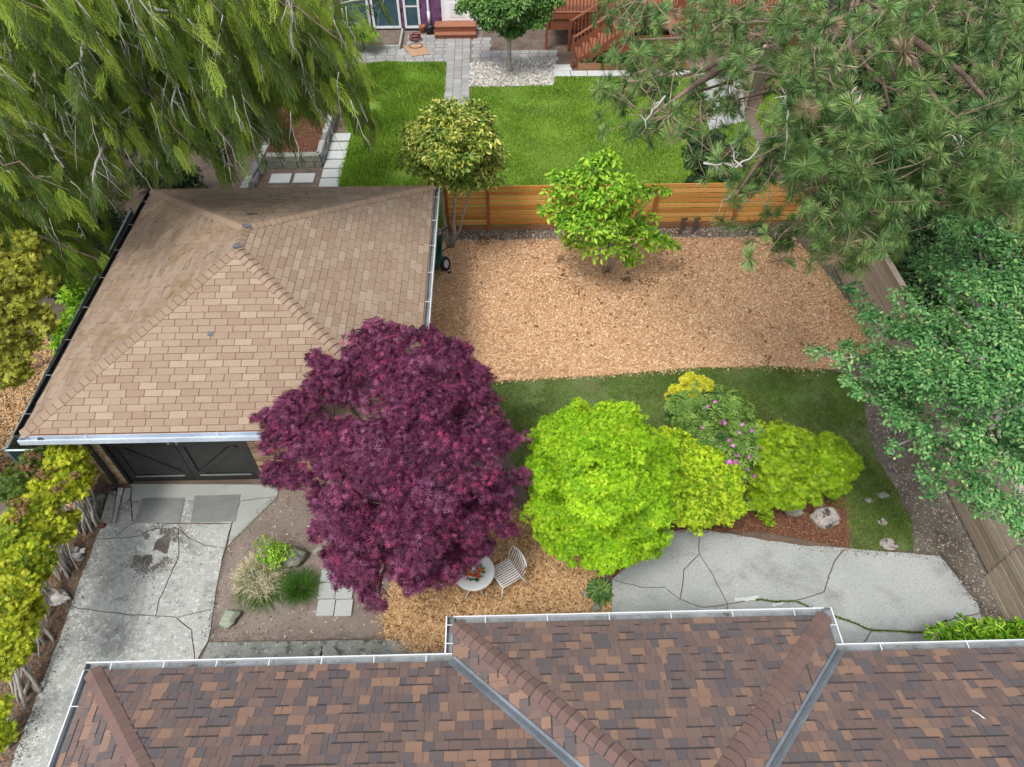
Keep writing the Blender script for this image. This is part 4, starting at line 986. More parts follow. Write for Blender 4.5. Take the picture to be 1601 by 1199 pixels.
acc.add(*scatter(tpl_oval(.3), p, unit(n)*.5+np.array([0, 0, 1]), np.stack([np.cos(a), np.sin(a), 0*a], 1)+unit(n)*.4, R.uniform(.05, .1, n), R.random(n))); acc.build('leaves', 'broad_green', ctr)
m = MB(); m.lathe([(.035, .725), (.035, .84), (.028, .85)], (TC[0], TC[1]+.02, 0), 14); m.build('candle', 'candle', ctr, True)

def chair(loc, rz, label):
    t = thing('garden_chair', (0, 0, 0), label, 'chair', 'white slatted garden chairs')
    # local frame: faces -x, seat .44 high, slats run front to back
    def rail(P, r, nm, par=t, n=6): m = MB(); m.tube(P, r, n); return m.build(nm, 'white_metal', par, True)
    ring = [(-.21, -.20, .44), (-.22, 0, .44), (-.21, .20, .44), (-.05, .225, .435), (.16, .20, .425)]
    rail([(-.21, -.20, .44), (-.21, .20, .44), (.17, .21, .42), (.17, -.21, .42), (-.21, -.20, .44)], .012, 'seat_frame')
    for i in range(9):
        y = -.165+i*.33/8; m = MB(); m.bar((-.205, y, .446), (.165, y, .428), .021, .006); m.build('seat_slat', 'white_metal', t)
    rail([(.17, -.21, .42), (.23, -.235, .62), (.27, -.215, .78), (.30, -.10, .815), (.305, 0, .82), (.30, .10, .815), (.27, .215, .78), (.23, .235, .62), (.17, .21, .42)], .012, 'back_frame')
    for i in range(9):
        y = -.16+i*.32/8; m = MB(); q = .045*(1-(y/.2)**2); m.tube([(.17, y, .43), (.225+q, y*1.08, .60), (.285+q*.4, y*1.06, .80)], .008, 5); m.build('back_slat', 'white_metal', t, True)
    for (x, y, x2, y2) in ((-.20, -.19, -.27, -.24), (-.20, .19, -.27, .24), (.17, -.20, .33, -.27), (.17, .20, .33, .27)):
        m = MB(); m.tube([(x, y, .43), (x2, y2, .01)], [.013, .010], 6); m.build('leg', 'white_metal', t, True)
    t.location = tuple(map(float, loc)); t.rotation_euler[2] = rz
    return t
q = S(790, 893, .45)
chair((q[0]+.02, q[1]-.02, 0), math.radians(32), 'white slatted metal chair with curved back right of the round table')
q = S(665, 895, .45)
chair((q[0]-.02, q[1]+.22, 0), math.radians(192), 'white metal chair left of the table, hidden under purple leaves but a leg')

# ================================================================== ROCKS AND SMALL THINGS
import bmesh
def rock(name, c, r, mat, label, cat='rock', seed=0, group=None, flat=1.0, rot=0, sink=.25, am=.35):
    me = bpy.data.meshes.new(name); bm = bmesh.new(); bmesh.ops.create_icosphere(bm, subdivisions=4, radius=1)
    ca, sa = math.cos(rot), math.sin(rot)
    for v in bm.verts:
        p = v.co.copy(); k = 1+am*mnoise.noise(p*.9+Vector((seed, 0, 0)))+am*.35*mnoise.noise(p*2.6+Vector((seed, 3, 0)))+.05*mnoise.noise(p*7)
        # chip planes off the block
        for (nx, ny, nz, d) in ((.8, .3, .5, .72), (-.5, .7, .5, .75), (.2, -.8, .55, .74), (-.75, -.4, .5, .78), (0, 0, 1, .66)):
            q = Vector((nx, ny, nz)).normalized(); s_ = p.dot(q)*k
            if s_ > d: k *= d/s_*.97+.03
        x, y = p.x*r[0]*k, p.y*r[1]*k; v.co = (x*ca-y*sa, x*sa+y*ca, p.z*r[2]*k)
    bm.to_mesh(me); bm.free(); me.shade_smooth()
    return tag(link(name, me, mat, None, (c[0], c[1], r[2]*(1-sink)-.0)), label, cat, group)
def at(px, py, z=0): return S(px, py, z)
rock('boulder', at(1290, 812), (.26, .20, .20), 'rock_pale', 'pale pitted rock blotched with black lichen at the tip of the bark bed', seed=4, rot=-.3, am=.6)
rock('boulder', at(1238, 800), (.17, .13, .12), 'rock', 'grey rock half hidden under the fine leaved shrub', seed=8)
rock('boulder', at(1172, 790), (.14, .14, .10), 'rock', 'low grey rock in shade between the lime and fine leaved shrubs', seed=2)
rock('boulder', at(464, 876), (.22, .17, .20), 'rock', 'mossy brown rock behind the dry grass clump', seed=11, rot=.6)
rock('boulder', at(362, 968), (.17, .14, .13), 'rock_green', 'smooth greenish triangular rock at the driveway edge', seed=15, rot=.9, am=.45)
rock('boulder', at(500, 862), (.13, .10, .06), 'rock', 'flat grey rock at the edge of the purple maple', seed=5)
rock('boulder', at(143, 800), (.20, .20, .14), 'rock', 'rounded dull green rock by the hedge and garage corner', seed=19)
rock('boulder', at(130, 768), (.20, .13, .12), 'rock', 'angular blue grey rock under the garage eave', seed=23)
rock('stepping_stone', at(1388, 852), (.17, .13, .05), 'rock_pale', 'flat round stone where lawn meets patio', 'stone', seed=31, sink=.2, am=.1)
rock('stepping_stone', at(1379, 816), (.095, .085, .03), 'rock_pale', 'small pale round stone set in the grass', 'stone', seed=33, sink=.2, am=.1)
rock('stepping_stone', at(1380, 775), (.14, .08, .03), 'rock', 'flat grey stone at the grass and soil edge', 'stone', seed=34, sink=.2, am=.15)
rock('stepping_stone', at(1358, 783), (.09, .07, .03), 'rock', 'small grey flat stone left of another at the grass edge', 'stone', seed=37, sink=.2, am=.15)
rock('garden_stone', at(932, 952), (.09, .08, .07), 'rock', 'small brown stone below the fern by the roof edge', 'stone', seed=41)
rock('garden_stone', at(915, 930), (.07, .06, .05), 'rock_pale', 'small stone left of the fern', 'stone', seed=43)
rock('garden_stone', at(162, 822), (.07, .07, .06), 'bark_bed', 'small round reddish stone at the foot of the hedge', 'stone', seed=45)
# stack of broken bricks by the hedge
bx = at(113, 866); st = thing('brick_stack', (bx[0], bx[1], 0), 'small stack of pale whitewashed bricks beside the golden hedge', 'bricks')
for k in range(7):
    m = MB(); m.box(-.10, .10, -.05, .05, 0, .062); b = m.build('brick', ['rock_pale', 'concrete', 'plastic_bag'][k % 3], st, bevel=.006, loc=(R.normal()*.025+(.0 if k % 2 else .11)*(k < 6), -.10+(k//2 % 2)*.13+R.normal()*.01, (k//4)*.066+.0)); b.rotation_euler[2] = R.normal()*.12
bg_ = at(92, 938); me = bpy.data.meshes.new('rubbish_bag'); bm = bmesh.new(); bmesh.ops.create_icosphere(bm, subdivisions=4, radius=1)
for v in bm.verts:
    p = v.co.copy(); k = 1+.25*mnoise.noise(p*1.3)+.16*abs(mnoise.noise(p*3.3+Vector((5, 0, 0))))+.06*mnoise.noise(p*9)
    tip = max(0, p.x)**3*.5; v.co = (p.x*.17*(k+tip), p.y*.13*k*(1-tip*.9), p.z*.11*k)
bm.to_mesh(me); bm.free(); me.shade_smooth(); tag(link('rubbish_bag', me, 'plastic_bag', None, (bg_[0], bg_[1], .09)), 'crumpled pale plastic bag lying at the foot of the golden hedge', 'bag')

# ================================================================== NEIGHBOUR'S SIDE
# paved terrace and walk of small grey pavers
NP = bpy.data.objects.new('paved_terrace', None); COL.objects.link(NP); NP['kind'] = 'structure'; NP.location = (-2, 26.5, 0)
sheet('bedding', [(-9, 29.3), (-9, 25.95), (2.3, 26.0), (2.3, 29.3)], .008, 'dirt', None, NP)
npv = MB(); cnt = 0
for j in range(8):
    for i in range(26):
        x = -6.9+i*.355+(.0 if j % 2 else .06); y = 26.0+j*.29
        if y > 27.3 and x > -1.9 and x < -.5 and y > 27.85: continue
        if y > 27.0 and x < -3.5: continue
        if x > -.45 and y > 26.75: continue
        if -1.78 < x < -.95: continue
        m = MB() ; h = .030+R.uniform(-.005, .005); d = R.uniform(0, .012)
        m.box(x, x+.335-d, y, y+.275-d, .006, h); m.build('paver', 'paver', NP)
NW_ = bpy.data.objects.new('paved_walk', None); COL.objects.link(NW_); NW_['kind'] = 'structure'; NW_.location = (-1.3, 23, 0)
sheet('bedding', [(-1.80, 28.2), (-.88, 28.2), (-.88, 20.9), (-1.66, 20.9)], .0095, 'dirt', None, NW_)
y = 20.95
while y < 28.0:
    for c in range(3):
        L = .275; x = -1.745+c*.285+(y-20.95)*-.004; m = MB(); d = R.uniform(0, .01); m.box(x, x+L-d, y+c*.07, y+c*.07+.285, .008, .034+R.uniform(-.004, .004)); m.build('paver', 'paver', NW_)
    y += .30
m = MB(); m.box(-2.25, -1.72, 20.6, 21.05, .01, .04); tag(m.build('stepping_slab', 'paver_light', bevel=.006), 'pale slab beside the walk just behind the yellow green tree', 'slab')
tl = thing('tile_path', (4.8, 24.9, 0), 'row of pale square tiles along the planter by the stairs', 'tile path')
for i in range(9):
    m = MB(); x = 2.12+i*.60; m.box(x+.01, x+.585, 24.72, 25.12, .008, .045); m.build('tile', 'paver_light', tl, bevel=.006)
m = MB(); m.box(2.13, 2.78, 25.14, 25.62, .008, .045); m.build('tile', 'paver_light', tl, bevel=.006)
# stepping tiles left
for k, (x, y, lab) in enumerate([(0, 18.18, 'nearest square tile of the left path, cut by the garage roof'), (0, 18.68, 'second square tile of the left path from the garage roof'), (0, 19.19, 'third square tile of the left path from the garage roof'),
                                (0, 19.70, 'fourth square tile of the left path from the garage roof'), (0, 20.21, 'fifth tile of the left path, partly under hanging cedar'), (0, 20.75, 'sixth tile of the left path, under the cedar sprays')]):
    cx = -4.93-(y-18.7)*.0; m = MB(); m.box(-.29, .29, -.22, .22, 0, .05); tag(m.build('stepping_tile', 'paver_light', None, bevel=.008, loc=(cx, y, .004)), lab, 'tile', 'pale tiles of the path beside the lawn')
for x, lab in ((-6.42, 'left one of two square tiles below the stone planter'), (-5.72, 'right one of two square tiles below the stone planter')):
    m = MB(); m.box(-.30, .30, -.24, .24, 0, .05); tag(m.build('stepping_tile', 'paver_light', None, bevel=.008, loc=(x, 18.45, .004)), lab, 'tile', 'square tiles below the stone planter')
# raised stone planter filled with fallen bark
sp_ = thing('stone_planter', (-6.1, 20.3, 0), 'raised planter of dark stones filled with rusty fallen needles', 'planter')
def stones(mb_parent, a, b, hgt, th, rows, mat='stone_wall', ln=.32):
    a = np.array(a, float); b = np.array(b, float); L = np.linalg.norm(b-a); d = (b-a)/L; nrm = np.array([-d[1], d[0]])
    for r in range(rows):
        s_ = -.1*(r % 2)
        while s_ < L:
            l = R.uniform(.7, 1.3)*ln; s0, s1 = max(0, s_), min(L, s_+l-.015)
            if s1-s0 > .05:
                m = MB(); o_ = R.uniform(-.02, .02); c0 = a+d*s0; c1 = a+d*s1; z0 = r*hgt/rows; z1 = (r+1)*hgt/rows-.012
                m.bar((*(c0+nrm*o_), (z0+z1)/2), (*(c1+nrm*o_), (z0+z1)/2), th*R.uniform(.85, 1.1), z1-z0); m.build('stone', mat, mb_parent, bevel=.012)
            s_ += l
stones(sp_, (-6.9, 19.15), (-5.30, 19.15), .42, .22, 2, 'rock', .5)
stones(sp_, (-5.32, 19.2), (-5.35, 22.2), .42, .16, 3, 'stone_wall', .36)
m = MB(); m.box(-6.95, -5.41, 19.27, 22.3, 0, .36); m.build('soil_fill', 'bark_bed', sp_)
acc = Acc(); n = 3000; p = np.column_stack([R.uniform(-6.95, -5.4, n), R.uniform(19.2, 22.3, n), R.uniform(.365, .40, n)]); acc.add(*scatter(tpl_oval(.4), p, unit(n)*.4+np.array([0, 0, 1]), unit(n), R.uniform(.03, .07, n), R.random(n))); acc.build('fallen_leaves', 'deadleaf', sp_, 'stuff')
stw = thing('stone_edging', (-7.1, 18.6, 0), 'low pale rough stone edging left of the two square tiles', 'stone edging')
stones(stw, (-7.28, 17.2), (-6.98, 20.6), .34, .20, 3, 'stone_wall', .28)

# purple house
nh = thing('purple_house', (-2, 30, 0), 'purple shingled house with white trimmed windows along the top edge', 'house')
HY = 28.72
m = MB(); m.box(-9.5, 2.6, HY+.04, HY+5, .0, 5.5); wl2 = m.build('wall', 'foundation', nh)
m = MB(); zz = .34
ops = [(-4.72, -3.62, .12, 1.9), (-5.86, -4.80, .12, 1.9), (-3.48, -2.86, .12, 1.9), (-2.02, -.80, .30, 2.5), (-.70, .96, .05, 1.25)]
sg = MB(); row = 0; z = .16
while z < 2.6:
    x = -9.4
    while x < 2.5:
        wd = R.uniform(.12, .24); cx = x+wd/2
        if not any(a-.02 < cx < b+.02 and c-.02 < z+.08 < d+.02 for a, b, c, d in ops): sg.box(x, x+wd-.006, HY+.01+R.uniform(0, .006), HY+.05, z, z+.165, R.random())
        x += wd
    z += .17
sg.build('siding_shingles', 'siding_purple', wl2)['kind'] = 'stuff'
def window(x0, x1, z0, z1, sash=True, par=nh, Y=HY):
    m = MB()
    for q in ((x0, x1, z0, z0+.08), (x0, x1, z1-.08, z1)): m.box(q[0], q[1], Y-.03, Y+.05, q[2], q[3])
    for q in ((x0, x0+.085), (x1-.085, x1)): m.box(q[0], q[1], Y-.028, Y+.05, z0+.08, z1-.08)
    f_ = m.build('window', 'white_trim', par)
    zm = z0+(z1-z0)*.45
    m = MB(); m.box(x0+.085, x1-.085, Y+.012, Y+.02, z0+.08, zm if sash else z1-.08); m.build('pane', 'pane', f_)
    if sash:
        m = MB(); m.box(x0+.085, x1-.085, Y+.0, Y+.008, zm, z1-.08); m.build('pane', 'pane', f_)
        m = MB(); m.box(x0+.085, x1-.085, Y-.016, Y-.001, zm-.025, zm+.025); m.build('sash_rail', 'white_trim', f_)
window(-3.48, -2.86, .12, 1.9); window(-4.72, -3.62, .12, 1.9, False); window(-5.86, -4.80, .12, 1.9, False); window(-.70, .96, .05, 1.25, False)
m = MB(); m.box(-2.02, -.80, HY-.02, HY+.05, .30, 2.5); dr = m.build('door', 'white_trim', nh)
m = MB(); m.box(-1.88, -.94, HY-.035, HY-.021, .40, 2.4); m.build('door_leaf', 'white_metal', dr)
for (z0, z1) in ((.52, 1.05), (1.18, 2.2)):
    m = MB(); m.box(-1.70, -1.12, HY-.047, HY-.036, z0, z1); m.build('panel', 'white_trim', dr)
m = MB(); m.tube([(-2.52, HY-.06, 3), (-2.52, HY-.06, .75), (-2.52, HY-.06, .74)], .045, 8); m.tube([(-2.52, HY-.06, .76), (-2.52, HY-.06, .3)], .06, 8); m.build('downspout', 'white_trim', nh, True)
m = MB(); m.lathe([(.12, 0), (.15, .28), (.16, .3), (.11, .3), (.1, .24)], (-2.52, HY-.30, 0), 14); tag(m.build('black_pot', 'black_pot', None, True), 'black pot standing under the white downspout', 'pot')
m = MB(); m.lathe([(.10, 0), (.14, .24), (.14, .27), (.10, .27), (.09, .2)], (-2.80, HY-.14, 0), 14); tag(m.build('clay_pot', 'terracotta', None, True), 'terracotta pot beside the black pot at the purple wall', 'pot')
ws = thing('wooden_steps', (-1.5, 28.2, 0), 'two red stained wooden steps below the white door', 'steps')
for k, (y0, y1, h) in enumerate(((27.90, 28.18, .19), (28.18, HY-.02, .38))):
    m = MB(); m.box(-2.28, -.72, y0+.03, y1, 0, h-.035); m.build('riser', 'deck_red', ws)
    nb = 2 if k == 0 else 4
    for i in range(nb):
        m = MB(); a = y0+(y1-y0)*i/nb; m.box(-2.30, -.70, a, a+(y1-y0)/nb-.006, h-.03, h); m.build('tread_board', 'deck_top', ws)
mt = thing('hose_mat', (-3.0, 26.9, 0), 'tan board lying on the pavers in front of the purple house', 'board')
P = [S(px, py, .05)[:2] for px, py in ((630, 72), (662, 68), (672, 84), (643, 88))]; sheet('board', P, .06, 'mat_tan', None, mt, .02)
hs_ = thing('garden_hose', (-3.1, 27.5, 0), 'dark red garden hose coiled in a heap on the tan board', 'hose')
c = S(650, 60, .1); m = MB()
P = [(c[0]+(.18+.05*math.sin(t_*3.1))*math.cos(t_*6.3), c[1]+(.2+.04*math.cos(t_*2.3))*math.sin(t_*6.3), .07+.03*t_) for t_ in np.linspace(0, 6, 110)]
m.tube(P, .016, 5); m.build('coil', 'hose_red', hs_, True)
c = S(650, 71, .08); m = MB(); P = [(c[0]+.26*math.cos(t_), c[1]+.22*math.sin(t_), .08) for t_ in np.linspace(0, 6.5, 30)]; m.tube(P, .013, 5); m.build('loose_loop', 'hose_red', hs_, True)
# bed with boarded edge
bd = thing('garden_bed', (-4.6, 27.7, 0), 'board edged planting bed below the white windows', 'garden bed')
m = MB(); m.box(-7.5, -3.62, 27.12, 28.6, 0, .10); m.build('soil_fill', 'soil', bd)
m = MB(); m.box(-7.5, -3.56, 27.04, 27.11, 0, .17); m.build('edge_board', 'concrete', bd)
m = MB(); m.box(-3.61, -3.545, 27.115, 28.6, 0, .17); m.build('edge_board', 'concrete', bd)
# deck with stairs and slatted skirt
dk = thing('deck', (5, 27, 0), 'red stained deck with slatted skirt and railed staircase', 'deck')
DY = 26.9
m = MB(); m.box(1.9, 12, DY, DY+.05, 1.12, 1.34); m.build('beam', 'deck_red', dk)
m = MB(); m.box(1.9, 12, DY+.052, DY+.09, .72, 1.118); m.build('fascia_board', 'deck_red', dk)
for i in range(16):
    m = MB(); m.box(1.9, 12, DY-.02+i*.115, DY-.02+i*.115+.108, 1.342, 1.372); m.build('deck_board', 'deck_top', dk)
m = MB(); m.box(1.9, 12, DY+.02, DY+.11, 2.26, 2.30); m.build('top_rail', 'deck_top', dk)
for i in range(78):
    m = MB(); x = 1.95+i*.128; m.box(x, x+.038, DY+.04, DY+.078, 1.372, 2.26); m.build('baluster', 'deck_red', dk)
for x in (1.9, 3.75, 6.4, 9):
    m = MB(); m.box(x, x+.1, DY-.05, DY+.05, 0 if x < 2.5 else .7, 2.35); m.build('post', 'deck_red', dk)
for i in range(12):
    m = MB(); m.box(4.7, 12, DY-.01, DY+.02, .06+i*.088, .06+i*.088+.074); m.build('skirt_slat', 'deck_red', dk)
m = MB(); m.box(2.6, 12, HY+.05, HY+.4, 0, 5); m.build('back_wall', 'foundation', dk)
window(3.9, 5.4, .30, .85, False, dk, HY+.02)
sheet('shade_soil', [(-.45, 26.78), (2.3, 26.6), (4.6, 26.4), (4.6, 28.7), (-.45, 28.7)], .010, 'soil')
SY0, SY1 = 25.45, 26.75
def sxz(i): return 3.0+i*.27, .17*(i+1)
for i in range(8):
    x, z = sxz(i); m = MB(); m.box(x, x+.29, SY0, SY1, z-.035, z); m.build('tread', 'deck_top', dk)
    m = MB(); m.box(x+.01, x+.03, SY0+.02, SY1-.02, z-.17, z-.036); m.build('stair_riser', 'deck_red', dk)
for yy in (SY0-.03, SY1+.03):
    m = MB(); m.bar((2.9, yy, .10), (5.2, yy, 1.55), .04, .26); m.build('stringer', 'deck_red', dk)
    m = MB(); m.bar((2.82, yy, 1.10), (5.15, yy, 2.55), .09, .05); m.build('hand_rail', 'deck_top', dk)
    for i in range(17):
        x = 2.95+i*.128; z = .17+(x-2.95)*.63; m = MB(); m.box(x, x+.035, yy-.018, yy+.018, z, z+.92); m.build('baluster', 'deck_red', dk)
    m = MB(); m.box(2.74, 2.84, yy-.05, yy+.05, 0, 1.15); m.build('newel_post', 'deck_red', dk)
for i in range(8):
    m = MB(); z = .04+i*.135; m.box(3.0+max(0, (z)*1.55), 6.7, SY0-.005+.02, SY0+.04, z, z+.118); m.build('skirt_slat', 'deck_red', dk)
m = MB(); m.box(6.6, 6.7, SY0, SY1, 0, 2.6); m.build('post', 'deck_red', dk)
m = MB(); m.box(5.15, 6.9, SY0, DY-.02, 1.33, 1.37); m.build('landing', 'deck_top', dk)
pl = thing('planter_box', (5, 25.3, 0), 'long low brown planter box at the foot of the stairs', 'planter')
for x0_, x1_ in ((2.98, 4.3), (4.32, 5.65), (5.67, 7.0)):
    m = MB(); m.box(x0_, x1_, 25.16, 25.19, .01, .27); m.build('side_board', 'kickboard', pl)
m = MB(); m.box(3.0, 7.0, 25.192, 25.42, .01, .22); m.build('soil_fill', 'soil', pl)
for q in ((4.05, 'upright green leaves in the planter box, the clump under the pine twigs'), (3.42, 'small leafy seedling at the left end of the planter box'), (4.75, 'taller strap leaves in the middle of the planter box')):
    acc = Acc(); n = 90 if q[0] != 3.42 else 26; c = np.array([q[0], 25.31, .22]); d = unit(n); d[:, 2] = np.abs(d[:, 2])+1.2
    acc.add(*scatter(tpl_oval4(.13, .05, .25), c+R.normal(size=(n, 3))*np.array([.16, .04, 0]), unit(n), d, R.uniform(.2, .5, n)*(1 if n > 30 else .5), R.random(n)*.8))
    tag(acc.build('planter_plant', 'broad_green'), q[1], 'plant', 'plants in the planter box')
# neighbour's side boundary: grey fence running away, path beside it
gf = thing('grey_board_fence', (10, 25, 0), 'grey weathered board fence running away behind the pine, top right', 'fence')
A0 = np.array([8.25, 22.0]); A1 = np.array([12.2, 29.5])
for k in range(58):
    t_ = k/58; q0 = A0+(A1-A0)*t_; q1 = A0+(A1-A0)*(t_+.0155); m = MB(); m.bar((*q0, .9), (*q1, .9), .022, 1.72+R.normal()*.01); m.build('board', 'grey_wood', gf)
m = MB(); m.bar((*A0, 1.78), (*A1, 1.78), .12, .035); m.build('cap_rail', 'grey_wood', gf)
sheet('side_path', PX([(1100, 128), (1160, 115), (1165, 190), (1110, 205), (1098, 165)]), .016, 'patio', jagged=(.3, .03, 2))
sheet('neighbour_grass', [(8.6, 16), (14.5, 16), (14.5, 28), (11.5, 28), (8.6, 21.8)], .012, 'lawn_far')
tagstuff(blades('grass', [(8.6, 16), (14.5, 16), (14.5, 28), (11.5, 28), (8.6, 21.8)], 14000, .12, .04, 'grass_far'), 'bright yellow green grass glimpsed behind the pine limbs', 'grass')

# ================================================================== TREES AND SHRUBS
PALM = tpl_palm(7, .13, 2.2); OV = tpl_oval(.5); OV4 = tpl_oval4(.48)
tree('purple_maple', (-1.35, 6.6, 0), S(640, 760, 2.0),
     [(570, 552, 3.3, 38), (608, 535, 3.5, 33), (690, 560, 3.4, 41), (738, 592, 3.1, 26), (525, 600, 3.3, 41), (640, 630, 3.9, 67), (720, 645, 3.4, 53), (465, 650, 2.9, 40), (438, 690, 2.9, 26), (447, 738, 2.7, 31),
      (520, 700, 3.3, 52), (600, 715, 3.9, 69), (690, 735, 3.7, 69), (762, 690, 3.0, 36), (772, 760, 2.7, 33), (555, 800, 3.1, 52), (640, 815, 3.3, 62), (722, 812, 2.9, 48), (770, 800, 2.6, 21), (560, 865, 2.6, 43), (640, 872, 2.5, 39),
      (588, 925, 2.3, 21), (695, 872, 2.4, 33), (742, 850, 2.3, 26), (515, 790, 2.8, 26), (520, 868, 2.4, 15), (610, 560, 3.3, 30), (480, 760, 2.7, 24), (412, 655, 2.8, 14), (420, 745, 2.6, 14), (498, 560, 3.2, 16), (585, 512, 3.4, 14), (665, 522, 3.3, 16), (712, 548, 3.2, 14), (762, 600, 3.0, 14), (808, 690, 2.8, 16), (815, 745, 2.7, 14), (790, 830, 2.5, 16), (500, 830, 2.6, 16), (545, 905, 2.3, 16), (590, 948, 2.1, 12), (655, 902, 2.2, 24), (683, 893, 2.2, 24), (672, 880, 2.3, 24), (730, 885, 2.2, 16)],
     PALM, .080, 300, 'maple_purple', 'large purple leaved maple spreading over the garage corner and table', 'tree', r0=.075, tilt=.6, upb=.8, clump=.30, cl_dens=5.5, squash=.62, inner=.08, spread=(.45, 1.3), gap=.12,
     trunks=[((-1.35, 6.6, 0), S(640, 770, 1.9), .09), ((-1.30, 6.65, 0), S(700, 740, 2.2), .06), ((-1.4, 6.62, 0), S(560, 720, 2.2), .06)])
LIME = [(900, 685, 2.6, 54), (960, 678, 2.7, 50), (1008, 720, 2.4, 46), (868, 735, 2.3, 42), (940, 745, 3.1, 78), (1000, 790, 2.4, 55), (872, 795, 2.0, 44), (935, 830, 2.1, 58), (998, 842, 1.6, 38), (928, 856, 1.5, 36), (872, 838, 1.6, 34), (855, 690, 2.2, 26), (1035, 750, 2.1, 26), (905, 650, 2.4, 22)]
LB = (1.78, 5.85, 0)
tree('lime_maple', LB, S(945, 820, 1.3), LIME, tpl_palm(5, .26, 1.7), .050, 560, 'maple_lime', 'rounded bright lime green maple between the table and the patio', 'tree', r0=.05, upb=.7, clump=.24, cl_dens=8, squash=.75, inner=.25, spread=(.6, 1.2))
tree('lime_maple', S(1062, 800), S(1080, 760, 1.0), [(1062, 715, 1.8, 40), (1102, 742, 1.8, 46), (1128, 788, 1.3, 32), (1072, 785, 1.6, 42), (1050, 690, 1.7, 22), (1092, 808, 1.1, 22), (1130, 758, 1.4, 26)],
     tpl_palm(5, .26, 1.7), .050, 560, 'maple_lime_warm', 'smaller yellower lime maple leaning over the patio, right of the big one', 'tree', r0=.04, upb=.8, clump=.26, cl_dens=7, squash=.65, inner=.25, spread=(.6, 1.2))
def near_hit(px, py, L, k):
    d = SD(px, py, 1.0)-CAM; L2 = float(np.linalg.norm(d)); d = d/L2; best = None
    for c, r in blobs_px(L):
        o_ = CAM-c; b = o_@d; q = b*b-(o_@o_-(r*k)**2)
        if q > 0:
            t_ = -b-math.sqrt(q); best = t_ if best is None else min(best, t_)
    return CAM+d*(best if best else 9.0)
RH = [(1092, 652, 1.3, 44), (1130, 650, 1.3, 42), (1156, 690, 1.1, 36), (1118, 698, 1.5, 52), (1152, 728, .9, 28), (1078, 645, 1.1, 30), (1100, 625, 1.1, 22)]
t = tree('rhododendron', S(1120, 740), S(1120, 700, .5), [(1092, 652, 1.3, 44), (1130, 650, 1.3, 42), (1156, 690, 1.1, 36), (1118, 698, 1.5, 52), (1152, 728, .9, 28), (1078, 645, 1.1, 30), (1100, 625, 1.1, 22)],
     tpl_whorl(9, .2), .14, 42, 'rhodo', 'dark leafy rhododendron dotted with pink flower heads', 'shrub', r0=.03, upb=1.0, clump=.3, cl_dens=6, squash=.7, inner=.2, spread=(.7, 1.15), droop=0)
for (px, py) in ((1131, 661), (1118, 629), (1160, 664), (1175, 674), (1141, 689), (1146, 697), (1122, 718), (1140, 723), (1150, 724), (1157, 729), (1180, 744), (1152, 712), (1107, 636), (1187, 700), (1162, 745), (1135, 735), (1168, 735), (1128, 745), (1098, 668), (1170, 715), (1145, 742), (1155, 676)):
    big = 1.15 if (px, py) in ((1131, 661), (1140, 723), (1150, 724)) else .78
    c = near_hit(px, py, RH, 1.36); acc = Acc(); n = int(10*big); u = unit(n); u[:, 2] = abs(u[:, 2])
    acc.add(*scatter(tpl_whorl(5, .6), c+u*.045*big, u, unit(n), np.full(n, .034*big), R.random(n))); acc.build('flower_head', 'pink', t)
tree('golden_maple', S(1078, 650), S(1080, 630, .6), [(1088, 606, 1.4, 20), (1070, 616, 1.3, 18), (1056, 632, 1.1, 16), (1099, 616, 1.2, 15), (1080, 598, 1.5, 12)], tpl_palm(5, .26, 1.7), .040, 1500, 'gold_leaf', 'small golden yellow shrub behind the rhododendron', 'shrub', r0=.02, clump=.35, squash=.8)
FR = tpl_fan(6, .045, .8)
tree('lace_leaf_shrub', S(1222, 760), S(1222, 735, .5), [(1200, 692, 1.1, 30), (1235, 695, 1.1, 32), (1203, 738, 1.0, 32), (1245, 742, 1.0, 34), (1200, 775, .7, 24), (1232, 772, .8, 26), (1222, 715, 1.3, 38), (1185, 700, .9, 12), (1255, 715, .9, 20)],
     FR, .11, 480, 'lace_green', 'weeping fine leaved green shrub right of the rhododendron', 'shrub', r0=.03, upb=.6, clump=.3, cl_dens=6, squash=.7, droop=1.3, inner=.3)
tree('lace_leaf_shrub', S(1302, 752), S(1302, 735, .4), [(1298, 702, .9, 24), (1318, 728, .8, 24), (1285, 735, .9, 26), (1303, 752, .6, 20), (1305, 715, 1.0, 26)],
     FR, .085, 650, 'lace_lime', 'small round lime shrub at the right end of the row', 'shrub', r0=.025, upb=.7, clump=.3, cl_dens=7, squash=.75, droop=.6, inner=.3)
tree('small_sprout', S(1196, 818), S(1196, 816, .1), [(1196, 812, .15, 9), (1203, 820, .1, 6)], OV4, .04, 900, 'lace_lime', 'small yellow green sprout at the edge of bark and patio', 'plant', r0=.008)
mb_ = (2.73, 14.0, 0)
MAG = [(930, 262, 3.1, 30), (950, 250, 3.2, 18), (905, 298, 2.6, 38), (955, 300, 2.8, 36), (885, 335, 2.1, 30), (940, 345, 2.2, 42), (990, 305, 2.3, 22), (1028, 303, 2.3, 14), (908, 378, 1.4, 24), (950, 385, 1.6, 26), (990, 368, 1.4, 26), (1022, 378, 1.2, 20), (985, 398, .9, 16), (1048, 382, 1.0, 10), (868, 305, 2.3, 12), (975, 340, 2.0, 26), (905, 345, 2.2, 30), (1010, 350, 1.6, 18), (990, 408, .8, 10)]
